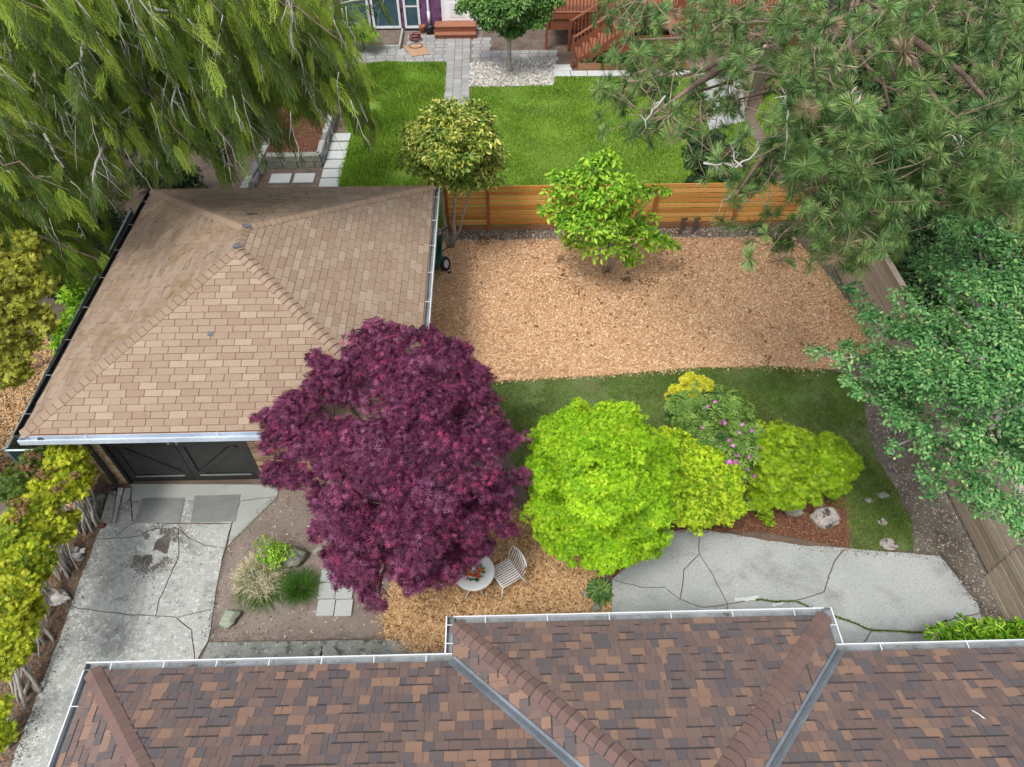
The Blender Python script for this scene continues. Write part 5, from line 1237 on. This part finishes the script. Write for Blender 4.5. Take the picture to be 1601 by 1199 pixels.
tree('magnolia', mb_, S(945, 385, 1.0), MAG, tpl_oval4(.5, .12, .15), .135, 85, 'magnolia', 'light green broad leaved tree growing in the wood chips', 'tree', 'bark_grey', r0=.045, upb=.7, clump=.36, cl_dens=5.5, squash=.7, inner=.08, gap=.28, spread=(.4, 1.3), nf=12,
     trunks=[(mb_, S(935, 385, 1.2), .04), ((2.80, 14.02, 0), S(962, 375, 1.4), .04), ((2.85, 13.98, 0), S(975, 388, 1.2), .03)])
CB = (-1.28, 15.15, 0)
tree('camellia_tree', CB, S(715, 300, 1.9), [(690, 188, 3.6, 30), (735, 188, 3.6, 30), (662, 208, 3.2, 28), (712, 228, 3.5, 50), (757, 238, 3.0, 28), (665, 255, 2.7, 32), (710, 275, 2.4, 34), (757, 278, 2.4, 24), (648, 230, 2.9, 16), (770, 255, 2.6, 18), (745, 210, 3.3, 28), (685, 225, 3.3, 38), (700, 170, 3.6, 14), (738, 170, 3.6, 14)],
     tpl_oval4(.42, .1, .2), .12, 190, 'camellia', 'round headed tree with yellowing glossy leaves at the garage corner', 'tree', 'bark_grey', r0=.05, upb=.7, clump=.32, cl_dens=6.5, squash=.8, inner=.2, gap=.03, spread=(.5, 1.15),
     trunks=[(CB, S(712, 305, 1.9), .055), ((-1.33, 15.15, 0), S(690, 300, 1.9), .045), ((-1.22, 15.1, 0), S(735, 300, 1.9), .03)])
tree('garden_tree', (.50, 25.2, 0), (.52, 25.2, 1.1), [(748, 12, 2.1, 24), (785, 22, 2.3, 28), (835, 28, 1.9, 26), (770, 38, 1.7, 20), (800, 50, 1.4, 16), (855, 8, 2.3, 20), (728, 3, 2.2, 16), (815, 5, 2.5, 26), (870, 0, 2.3, 14)],
     tpl_oval4(.45, .1, .2), .15, 130, 'broad_green', 'glossy green tree standing in the pale gravel bed', 'tree', 'bark_grey', r0=.075, clump=.34, squash=.75, gap=.05, spread=(.5, 1.15), trunks=[((.50, 25.2, 0), (.52, 25.2, 1.3), .085)])
tree('round_shrub', S(568, 72), S(568, 66, .3), [(560, 55, .6, 14), (578, 58, .6, 13), (568, 48, .8, 13)], OV4, .05, 900, 'magnolia', 'round bright green shrub in the bed under the white window', 'shrub', r0=.02)
tree('bed_shrub', S(530, 80), S(530, 74, .3), [(520, 62, .5, 14), (540, 70, .4, 10)], OV4, .06, 500, 'broad_green', 'loose pale green plant left of the round shrub in the bed', 'shrub', r0=.02, gap=.2)
tree('dark_shrub', S(1105, 290), S(1105, 270, .6), [(1095, 235, 1.6, 22), (1115, 225, 1.7, 20), (1095, 262, 1.2, 22), (1120, 262, 1.2, 22), (1140, 245, 1.5, 22), (1090, 285, .9, 14), (1135, 280, .9, 18)], OV, .09, 520, 'dark_evergreen', 'dark evergreen shrub behind the cedar fence under the pine', 'shrub', r0=.03, gap=.05)
# fern, laurel, corner shrub, clump of straw grass
acc = Acc(); n = 420; c = S(937, 928); a = R.uniform(0, 2*PI, n); d = np.stack([np.cos(a), np.sin(a), R.uniform(.2, .9, n)], 1); r = R.uniform(0, .16, n)
acc.add(*scatter(tpl_oval4(.34, .06, .3), c+np.stack([r*np.cos(a), r*np.sin(a), .05+.10*R.random(n)], 1), np.array([0, 0, 1.])+unit(n)*.4, d, R.uniform(.06, .13, n), R.random(n)*.75)); tag(acc.build('leafy_clump', 'broad_green'), 'low dark green leafy clump in the chips at the patio corner', 'plant')
tree('laurel_shrub', (-9.6, 10.9, 0), (-9.6, 10.9, .6), [(118, 462, 1.3, 18), (128, 492, 1.1, 20), (108, 520, 1.0, 20), (125, 450, 1.3, 12), (100, 540, .8, 14)], tpl_oval4(.34, .08, .2), .17, 200, 'magnolia', 'bright laurel shrub with long leaves left of the garage gutter', 'shrub', r0=.02)
tree('dark_shrub', (-10.4, 12.8, 0), (-10.4, 12.8, .5), [(105, 415, 1.0, 30), (85, 440, .9, 30)], OV, .10, 200, 'dark_evergreen', 'dark low shrub in shade below the hanging cedar', 'shrub', r0=.02)
tree('corner_shrub', S(1530, 1030), S(1530, 1010, .5), [(1475, 1000, .9, 18), (1510, 992, 1.0, 20), (1545, 995, 1.0, 22), (1580, 1000, .9, 22), (1600, 990, 1.0, 16)], tpl_oval4(.25, .06, .25), .13, 500, 'magnolia', 'bright leafy shrub at the right edge above the roof gutter', 'shrub', r0=.02, droop=.1)
def clump_grass(name, px, py, rad, n, L, mat, label, curl=0.5, zc=.0, up=.8, group=None, wd=.0045):
    acc = MB(); c = S(px, py); V = []; T = []; rn = []
    for i in range(n):
        a = R.uniform(0, 2*PI); r = rad*math.sqrt(R.random())*.55; p = np.array([c[0]+r*math.cos(a), c[1]+r*math.sin(a), 0.]); l = L*R.uniform(.6, 1.2)
        d = np.array([math.cos(a), math.sin(a), 0])*(.35+r/rad)+R.normal(size=3)*.3; d[2] = up+R.random()*.6; d /= np.linalg.norm(d); w_ = np.cross(d, unit(1)[0]); w_ /= np.linalg.norm(w_); b = len(V)
        for k in range(5):
            ww = wd*(1-k/5.2); V += [p-w_*ww, p+w_*ww]; d = d+np.array([0, 0, -.42*curl])+R.normal(size=3)*.22*curl; d /= np.linalg.norm(d); p = p+d*l/4; p[2] = max(p[2], .02+R.random()*.05)
        for k in range(4): T += [(b+2*k, b+2*k+1, b+2*k+3), (b+2*k, b+2*k+3, b+2*k+2)]
        rn += [R.random()*.9+.05]*10
    return link(name, trimesh(name, V, T, rn), mat)
g1 = thing('ornamental_grass', S(415, 905), 'clump of straw coloured curling grass with green blades at its base', 'ornamental grass')
def under(o, t): o.parent = t; o.location = -np.array(t.location); return o
under(clump_grass('dry_blades', 408, 902, .52, 2300, .36, 'straw', '', 1.25, up=1.3, wd=.008), g1)
under(clump_grass('green_blades', 412, 916, .52, 900, .38, 'grass_deep', '', .7), g1)
g2 = clump_grass('green_tuft', 470, 920, .26, 900, .34, 'grass_deep', '', .7); tag(g2, 'soft deep green grass tuft right of the dry grass clump', 'grass tuft')
tree('young_plant', S(425, 872), S(425, 868, .2), [(418, 862, .4, 16), (440, 862, .45, 14), (428, 846, .5, 9), (405, 856, .4, 9), (430, 875, .3, 14)], OV4, .055, 420, 'magnolia', 'small fresh green leafed plant behind the dry grass', 'plant', r0=.01, gap=.2)

def near_dead(t, L):
    a, _ = crown(blobs_px(L), tpl_fan(7, 0.07, .9), .08, 120, clump=.3, squash=.8, inner=.1); a.build('dead_foliage', 'deadleaf', t)
# golden hedge shrubs on the left, bare grey stems at their feet
FAN = tpl_fan(7, .085, .9)
HG = [([(105, 722, 1.8, 28), (112, 755, 1.6, 28), (85, 772, 1.6, 30), (125, 742, 1.5, 18), (100, 705, 1.9, 18)], (138, 830), 'hedge_gold', 'golden conifer shrub closest to the garage corner'),
      ([(55, 735, 1.7, 24), (40, 770, 1.7, 24), (20, 760, 1.8, 22), (68, 715, 1.6, 16)], (60, 800), 'hedge_green', 'greener brown patched conifer shrub behind the first golden one'),
      ([(60, 815, 1.6, 28), (85, 835, 1.5, 22), (30, 825, 1.7, 26), (50, 790, 1.7, 22), (108, 815, 1.3, 14)], (105, 900), 'hedge_gold', 'golden shrub above the stacked bricks'),
      ([(38, 878, 1.8, 38), (15, 860, 1.9, 30), (62, 898, 1.5, 18), (55, 875, 1.6, 18)], (75, 960), 'hedge_gold', 'domed golden shrub above the plastic bag'),
      ([(22, 935, 1.8, 34), (45, 955, 1.5, 20), (5, 915, 1.9, 28)], (60, 1015), 'hedge_gold', 'golden shrub second up from the lower left'),
      ([(12, 1000, 1.8, 34), (30, 1020, 1.5, 20), (0, 1050, 1.7, 20)], (35, 1090), 'hedge_gold', 'golden shrub lowest on the left edge'),
      ([(0, 1105, 1.5, 14), (-12, 1150, 1.6, 25)], (10, 1150), 'hedge_gold', 'sliver of golden shrub at the left edge over the driveway')]
for L, b, mt_, lab in HG:
    c = np.array(S(*b)); top = S(L[0][0], L[0][1], .9)
    t = tree('golden_shrub', c, top, L, FAN, .092, 430, mt_, lab, 'shrub', 'bark_grey', r0=.03, group='golden conifer shrubs along the driveway', clump=.26, cl_dens=8, squash=.85, upb=.5, inner=.15, spread=(.6, 1.1), droop=-.5,
             trunks=[(c+np.array([R.normal()*.12, R.normal()*.10, 0]), np.array(top)+R.normal(size=3)*.12, R.uniform(.012, .028)) for _ in range(12)])
for o in [q for q in COL.objects if q.name.startswith('golden_shrub') and q.get('category')][:3]:
    k = o.name[-3:]; near_dead(o, [(48, 728, 1.95, 16), (70, 745, 1.9, 12)] if k == '001' else [(40, 800, 1.95, 14), (22, 790, 1.95, 9)] if k == '002' else [(92, 762, 1.95, 8), (118, 748, 1.85, 7)])
tree('golden_conifer', (-10.6, 10.8, 0), (-10.4, 10.9, 2), [(45, 382, 3.6, 16), (60, 395, 3.4, 12), (25, 425, 3.3, 26), (58, 450, 3.0, 24), (18, 495, 2.9, 34), (62, 505, 2.7, 22), (20, 585, 2.3, 24), (35, 545, 2.5, 22), (10, 455, 3.2, 26), (-10, 540, 2.7, 30), (40, 410, 3.4, 16), (8, 395, 3.4, 18)],
     FAN, .12, 260, 'conifer_gold', 'olive gold conifer at the left edge beside the garage', 'tree', r0=.06, clump=.28, cl_dens=7, squash=.9, upb=.5, inner=.15, droop=-.6)

# plum tree over the right fence
PL = [(1470, 358, 5.0, 22), (1500, 340, 5.1, 16), (1530, 375, 5.0, 32), (1580, 395, 5.0, 34), (1455, 415, 4.7, 26), (1515, 440, 5.0, 46), (1592, 460, 5.0, 42), (1335, 455, 4.3, 14), (1352, 490, 4.3, 20), (1380, 515, 4.3, 26), (1452, 520, 4.7, 44), (1545, 535, 5.0, 56), (1335, 555, 4.1, 20),
      (1268, 548, 4.0, 9), (1290, 555, 4.0, 11), (1312, 562, 4.0, 14), (1388, 575, 4.3, 36), (1470, 600, 4.6, 56), (1570, 625, 4.8, 56), (1358, 615, 3.9, 20), (1415, 655, 3.9, 32), (1395, 700, 3.4, 14), (1500, 685, 4.1, 46), (1580, 715, 4.1, 42), (1455, 738, 3.4, 20), (1528, 768, 3.4, 28), (1585, 790, 3.1, 24), (1440, 690, 3.7, 24), (1465, 770, 3.2, 18), (1490, 730, 3.6, 34), (1410, 620, 4.0, 34), (1545, 800, 3.0, 26), (1600, 830, 2.8, 28),
      (1420, 470, 4.6, 22), (1490, 390, 4.9, 22), (1560, 350, 5.1, 14), (1600, 560, 5.0, 40), (1610, 680, 4.6, 36), (1330, 590, 4.0, 14)]
tree('plum_tree', (10.2, 9.6, 0), S(1570, 600, 3.4), PL, tpl_oval4(.58, .12, .15), .066, 330, 'plum', 'leafy green tree spreading over the right fence and lawn', 'tree', 'bark_grey', r0=.07, upb=.7, clump=.30, cl_dens=6, squash=.65, inner=.05, gap=.25, spread=(.3, 1.35), nf=10)
tree('shade_shrub', (10.6, 8.0, 0), (10.6, 8, .6), [((9.9, 7.2, .8), .6), ((10.6, 8.2, 1.0), .8), ((10.2, 9.4, 1.0), .7), ((11.4, 9.8, 1.2), 1.0), ((10.3, 10.8, 1.0), .7), ((11.6, 7.2, 1.0), .8), ((12.4, 8.6, 1.4), 1.0)], OV4, .07, 260, 'broad_green', 'green undergrowth behind the right fence below the spreading tree', 'shrub', r0=.03)

# ---------------------------------------------------------------- long needled pine
pine = thing('pine_tree', (7.95, 16.3, 0), 'tall long needled pine filling the upper right', 'tree')
TB = np.array([7.95, 16.3, 0.])
m = MB(); tr = [TB+np.array([.02*i*math.sin(i), .02*i*math.cos(i*1.3), i*1.15]) for i in range(13)]; m.tube(tr, np.linspace(.27, .13, 13), 12); m.build('trunk', 'bark_pine', pine, True)
import itertools
tuft_tp = [tpl_tuft(110, .009, s_) for s_ in (5, 6, 7)]
tips = []
def poly_pts(P, n): return rnd_in(P, n)
for P, n, D0, D1 in (([(1210, -10), (1600, -10), (1620, 400), (1560, 330), (1500, 330), (1440, 350), (1400, 400), (1345, 420), (1290, 395), (1250, 340), (1205, 300), (1195, 150)], 360, 8.2, 12.5),
                     ([(1250, 150), (1420, 180), (1600, 230), (1600, 330), (1500, 320), (1420, 340), (1390, 410), (1330, 425), (1285, 385), (1220, 300)], 150, 8.0, 9.3),
                     ([(930, -10), (1210, -10), (1190, 150), (1165, 310), (1120, 330), (1080, 215), (985, 240), (920, 200), (905, 140)], 66, 8.8, 12.0),
                     ([(1080, 240), (1230, 300), (1300, 410), (1200, 440), (1110, 350)], 22, 9.5, 11.5),
                     ([(960, 0), (1180, 0), (1160, 190), (1060, 160), (1000, 110)], 60, 10.5, 14)):
    for q in poly_pts(P, n): tips.append(SD(q[0], q[1], R.uniform(D0, D1)))
tips = np.array(tips)
acc = Acc(); dead = Acc(); bra = MB(); twg = MB()
cent = []
left = list(range(len(tips)))
order = R.permutation(len(tips))
hubs = []
for i in order:
    if not hubs or min(np.linalg.norm(tips[i]-h_) for h_ in hubs) > 1.4: hubs.append(tips[i]+(TB+np.array([0, 0, tips[i][2]])-tips[i])*.10+np.array([0, 0, -.15]))
hubs = np.array(hubs)
for h_ in hubs:
    z0 = min(max(h_[2]-.9, 2.5), 12.5); s_ = TB+np.array([0, 0, z0]); L = np.linalg.norm(h_-s_)
    bra.tube(wig(s_, h_, 7, .05, sag=.04*L), np.linspace(.018+.004*L, .012, 8), 6)
for i, tp in enumerate(tips):
    h_ = hubs[np.argmin(np.linalg.norm(hubs-tp, axis=1))]
    P = wig(h_, tp, 4, .22, .05); twg.tube(P, np.linspace(.009, .005, 5), 4)
    d = dn(*(P[-1]-P[-2]))+np.array([0, 0, .5]); big = R.uniform(.13, .26)
    k = 1
    tone = R.beta(2, 2)
    (dead if R.random() < .04 else acc).add(*scatter(tuft_tp[i % 3], tp[None], d[None], unit(1), [big], np.array([tone])))
    for _ in range(R.integers(0, 4)):
        q = P[R.integers(1, 4)]+R.normal(size=3)*.09; twg.tube([P[2], q], [.008, .005], 3)
        acc.add(*scatter(tuft_tp[(i+1) % 3], q[None], (unit(1)+np.array([0, 0, .6])), unit(1), [R.uniform(.13, .2)], np.array([np.clip(tone+R.normal()*.15, .02, .98)])))
# finer per needle tone
acc.r = [np.clip(r_+np.repeat(R.normal(size=len(r_)//4)*.12, 4), .01, .98) for r_ in acc.r]
acc.build('needles', 'pine_needle', pine); dead.build('dead_needles', 'needle_dead', pine)
bu = MB()
for tp in tips[::2]: bu.tube([tp, tp+np.array([0, 0, .05])+R.normal(size=3)*.01], [.011, .004], 4)
bu.build('buds', 'needle_dead', pine)['kind'] = 'stuff'
# traced large limbs
for L in ([(1000, 62, 10.5), (1060, 60, 10.8), (1130, 58, 11.2), (1200, 45, 12), (1262, 42, 13), (1300, 60, 15)], [(1150, 305, 10), (1185, 255, 10.5), (1230, 190, 12), (1290, 110, 14.5)],
          [(1370, 20, 11), (1440, 70, 9.8), (1500, 110, 9.6), (1545, 160, 9.8), (1580, 185, 10)], [(1380, 30, 11), (1425, 90, 9.6), (1465, 160, 9.4), (1512, 196, 9.2)], [(1060, 120, 10), (1100, 110, 10.5), (1160, 75, 11.2), (1200, 50, 12)], [(1020, 180, 9.6), (1090, 130, 10.2), (1140, 100, 11)]):
    bra.tube([SD(*q) for q in L], np.linspace(.062, .014, len(L)) if L[0][0] > 1290 else np.linspace(.014, .075, len(L)), 8)
bra.build('limbs', 'bark_pine', pine, True)['label'] = 'brown limbs'
for _ in range(45):
    q = rnd_in([(930, 20), (1300, 20), (1420, 300), (1300, 400), (1150, 330), (1000, 230)], 1)[0]; p = SD(q[0], q[1], R.uniform(8.8, 11)); 
    d = unit(1)[0]; e_ = p+d*R.uniform(.3, .7); P = wig(p, e_, 5, .35); twg.tube(P, np.linspace(.011, .004, 6), 4)
    for k in range(3): twg.tube([P[k+1], P[k+1]+unit(1)[0]*R.uniform(.08, .25)], [.007, .003], 3)
twg.build('twigs', 'twig', pine)
for L in ([(1150, 262), (1180, 240), (1187, 228)], [(1160, 260), (1148, 250), (1146, 232)], [(1312, 165), (1328, 150), (1340, 135)], [(1325, 152), (1330, 175)], [(1228, 150), (1230, 190), (1226, 250)], [(1465, 215), (1490, 212), (1505, 235)], [(1500, 212), (1506, 245)], [(1345, 355), (1320, 350), (1318, 375)], [(1100, 255), (1150, 258)], [(1040, 150), (1020, 170), (1010, 200)], [(1335, 165), (1345, 150), (1338, 175)]):
    P = [SD(px, py, 8.6) for px, py in L]; Q = []
    for a, b in zip(P[:-1], P[1:]): Q += wig(a, b, 3, .2)[:-1]
    lc = MB(); lc.tube(Q+[P[-1]], np.linspace(.016, .007, len(Q)+1), 5)
    for k in range(6): i = R.integers(0, len(Q)); lc.tube([Q[i], Q[i]+unit(1)[0]*.12], [.008, .003], 3)
    lc.build('lichen_twig', 'bark_lichen', pine, True)

# dark evergreens beyond, right and left
for k, (x, y, z, r, lab) in enumerate([(13.5, 15.5, 2.5, 2.6, 'dark evergreen behind the right fence in the pine shade'), (12.0, 19.5, 2.2, 2.2, 'dark evergreen mass deep behind the pine'), (16.5, 21, 3, 3.2, 'dark evergreen at the far right behind the pine'),
                                      (17, 13.5, 2.5, 2.8, 'dark evergreen at the right edge behind the plum tree'), (14.5, 30, 3, 3.2, 'dark tree beyond the grey fence at the top right'), (13.2, 11.2, 1.8, 2.0, 'dark shrub mass behind the fence below the pine')]):
    tree('evergreen', (x, y, 0), (x, y, z), [((x, y, z), r), ((x-r*.6, y-.4*r, z*.7), r*.6), ((x+r*.5, y-.5*r, z*.6), r*.6), ((x-.2*r, y+.5*r, z*1.3), r*.6)], OV, .14, 42, 'dark_evergreen', lab, 'tree', group='dark evergreens beyond the right fence', r0=.12, clump=.28, cl_dens=5, squash=1.0, inner=.4)

for k, (x, y, r, lab) in enumerate([(10.0, 13.6, .9, 'dark shrub just behind the right fence under the pine'), (9.9, 12.1, .8, 'dark shrub behind the right fence where pine and plum meet'), (10.9, 15.2, 1.0, 'dark shrub behind the fence corner under the pine'), (11.3, 12.9, 1.1, 'deep shaded shrub farther behind the right fence')]):
    tree('thicket_shrub', (x, y, 0), (x, y, .5), [((x, y, .8), r), ((x+.6, y-.3, .5), r*.7), ((x-.4, y+.4, .4), r*.6)], OV4, .09, 110, 'dark_evergreen', lab, 'shrub', r0=.03)
# ---------------------------------------------------------------- weeping cedars, upper left
SPR = [tpl_spray(s_) for s_ in (1, 2, 3)]
CT = [(np.array([-8.3, 21.8, 0.]), 'weeping cedar whose drooping branches reach over the neighbour lawn'), (np.array([-12.2, 18.6, 0.]), 'weeping cedar in the middle of the upper left mass'), (np.array([-15.0, 14.0, 0.]), 'weeping cedar at the left edge above the golden conifer')]
cds = []
for c, lab in CT:
    t = thing('weeping_cedar', c, lab, 'tree', 'weeping cedars at the upper left'); m = MB(); m.tube([c+np.array([.05*i*math.sin(i), .05*i*math.cos(i), i*1.1]) for i in range(11)], np.linspace(.3, .08, 11), 10); m.build('trunk', 'bark_brown', t, True)
    cds.append((c, t, Acc(), MB(), MB()))
def zc(px, py): return 3.0+max(0, 1-py/430)*4.6
POLY = [(-30, 380), (30, 375), (90, 350), (140, 350), (170, 290), (200, 250), (300, 230), (345, 225), (400, 200), (450, 185), (500, 180), (552, 180), (560, 110), (545, 40), (545, -30), (-30, -30)]
def wood(tgt, P, rads, grey):
    cds[tgt][3 if grey else 4].tube(P, rads, 6)
def hang(tgt, p, L, out, tone):
    n = len(p); down = np.tile(np.array([0, 0, -1.]), (n, 1))+out*.28+R.normal(size=(n, 3))*.16
    nr = np.cross(down, np.cross(np.array([0, 0, 1.]), out+1e-6))+R.normal(size=(n, 3))*.6
    nr = out+np.array([.15, -.6, .35])+R.normal(size=(n, 3))*.45
    k = R.integers(0, 3, n)
    for j in range(3):
        s_ = k == j
        if s_.any(): cds[tgt][2].add(*scatter(SPR[j], p[s_], nr[s_], down[s_], L[s_], tone[s_]))
def dress(tgt, P, frac0=.25, per=34, Lr=(.35, .8), tone0=.5, side=.16):
    P = np.array(P); seg = np.linalg.norm(np.diff(P, axis=0), axis=1); cum = np.r_[0, np.cumsum(seg)]; tot = cum[-1]; n = int(per*tot)+3
    s_ = R.uniform(frac0, 1.0, n)*tot; pt = np.stack([np.interp(s_, cum, P[:, j]) for j in range(3)], 1); pt += R.normal(size=(n, 3))*np.array([side, side, .05])
    o_ = P[-1]-P[0]; o_[2] = 0; o_ = o_/(np.linalg.norm(o_)+1e-6)
    hang(tgt, pt, R.uniform(*Lr, n), np.tile(o_, (n, 1))+R.normal(size=(n, 3))*.3, np.clip(tone0+.25*(s_/tot-.5)+R.normal(size=n)*.16, .02, .98))
def tree_for(p): return int(np.argmin([np.linalg.norm((c-p)[:2])*(1, .95, 1)[i] for i, (c, *_) in enumerate(cds)]))
for i, q in enumerate(rnd_in(POLY, 270)):
    back = R.random(); z = zc(*q)-back*2.2+R.uniform(0, .8)
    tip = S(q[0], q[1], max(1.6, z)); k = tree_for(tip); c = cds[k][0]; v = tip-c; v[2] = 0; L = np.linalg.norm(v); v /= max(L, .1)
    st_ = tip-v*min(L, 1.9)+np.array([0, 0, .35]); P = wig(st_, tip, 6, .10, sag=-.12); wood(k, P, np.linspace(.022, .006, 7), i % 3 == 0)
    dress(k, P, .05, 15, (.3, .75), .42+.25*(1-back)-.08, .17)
# lower dark skirts
for i, q in enumerate(rnd_in([(-20, 420), (170, 420), (230, 280), (420, 240), (540, 200), (560, 0), (-20, 0)], 90)):
    tip = S(q[0], q[1], R.uniform(1.2, 2.6)); k = tree_for(tip); c = cds[k][0]; v = tip-c; v[2] = 0; L = np.linalg.norm(v); v /= max(L, .1)
    if q[0] > 380 and q[1] > 120: continue
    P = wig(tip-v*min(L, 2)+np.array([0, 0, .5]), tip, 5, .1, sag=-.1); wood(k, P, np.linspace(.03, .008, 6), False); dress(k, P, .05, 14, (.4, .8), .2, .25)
TR = [([(125, -10), (133, 60), (125, 98), (105, 108)], 7.2), ([(105, 106), (120, 130), (132, 152)], 6.6), ([(190, 65), (212, 118), (225, 138), (260, 165), (300, 182), (318, 178)], 6.0), ([(222, 132), (205, 166), (185, 180)], 5.8),
      ([(420, 88), (440, 110), (500, 120), (535, 122)], 5.0), ([(535, 122), (556, 145), (575, 190)], 4.7), ([(195, 65), (250, 90), (300, 107), (355, 120)], 6.6), ([(-10, 258), (40, 278), (100, 275)], 4.9), ([(270, 20), (320, 80), (350, 125)], 6.8),
      ([(370, 45), (400, 68), (425, 50), (475, 52)], 6.4), ([(470, 55), (500, 40), (555, 35)], 5.8), ([(215, -5), (245, 15), (280, 20), (302, 0)], 7.4), ([(30, 0), (50, 45), (75, 80)], 7.2), ([(498, 22), (525, 8), (600, -3)], 5.8), ([(0, 68), (30, 76), (55, 112), (55, 130)], 6.8),
      ([(340, 18), (360, 90), (385, 150), (378, 205)], 5.8), ([(275, 100), (275, 140), (268, 165)], 6.2), ([(318, 178), (340, 205), (352, 255)], 4.7), ([(385, 0), (440, 25), (500, 28)], 6.6), ([(170, 205), (150, 255), (145, 285)], 5.2), ([(410, 165), (430, 190), (440, 205)], 4.8), ([(70, 210), (85, 240), (100, 262)], 5.2),
      ([(55, 110), (95, 170), (118, 185), (128, 180)], 6.0), ([(95, 40), (90, 90), (75, 130)], 6.6), ([(230, 200), (243, 225), (245, 262)], 4.9)]
for L, z in TR:
    P0 = [S(px, py, z-.12*i) for i, (px, py) in enumerate(L)]; P = []
    for a, b in zip(P0[:-1], P0[1:]): P += wig(a, b, 3, .08)[:-1]
    P.append(P0[-1]); k = tree_for(P[-1]); wood(k, P, np.linspace(.034, .013, len(P)), True)
    dress(k, P, .25, 16, (.35, .8), .72, .10)
    for _ in range(int(5+3*len(L))):
        i = R.integers(1, len(P)); e_ = P[i]+np.array([R.normal()*.2, R.normal()*.2, -R.uniform(.2, .7)]); cds[k][3].tube(wig(P[i], e_, 3, .15), [.008, .006, .005, .003], 4)
for q in rnd_in(POLY, 85):
    a = S(q[0], q[1], zc(*q)+R.uniform(-.2, .5)); k = tree_for(a); L = R.uniform(.4, 1.3); e_ = a+np.array([R.normal()*.18, R.normal()*.18, -L]); P = wig(a, e_, 5, .10); cds[k][3].tube(P, np.linspace(.008, .003, 6), 4)
    for j in range(3): cds[k][3].tube([P[j+1], P[j+1]+np.array([R.normal()*.1, R.normal()*.1, -R.uniform(.1, .3)])], [.004, .002], 3)
for c, t, a, gb, bb in cds:
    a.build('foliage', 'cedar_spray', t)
    if gb.v: gb.build('bare_branches', 'bark_lichen', t, True)['kind'] = 'stuff'
    if bb.v: bb.build('branches', 'bark_brown', t, True)['kind'] = 'stuff'
# thicket below the cedars
for k, (x, y, r, lab) in enumerate([(-10.8, 15.6, .8, 'dark low shrub behind the garage under the cedars'), (-9.2, 17.6, .7, 'low green shrub behind the rear roof edge'), (-12.5, 12.5, 1.0, 'dark shrub at the left between cedar and golden conifer'), (-7.9, 24.5, 1.0, 'dark shrub behind the cedar beside the paved terrace')]):
    tree('thicket_shrub', (x, y, 0), (x, y, .5), [((x, y, .6), r), ((x+.6, y-.3, .4), r*.6), ((x-.7, y+.2, .5), r*.7)], OV4, .09, 130, 'dark_evergreen', lab, 'shrub', r0=.03)
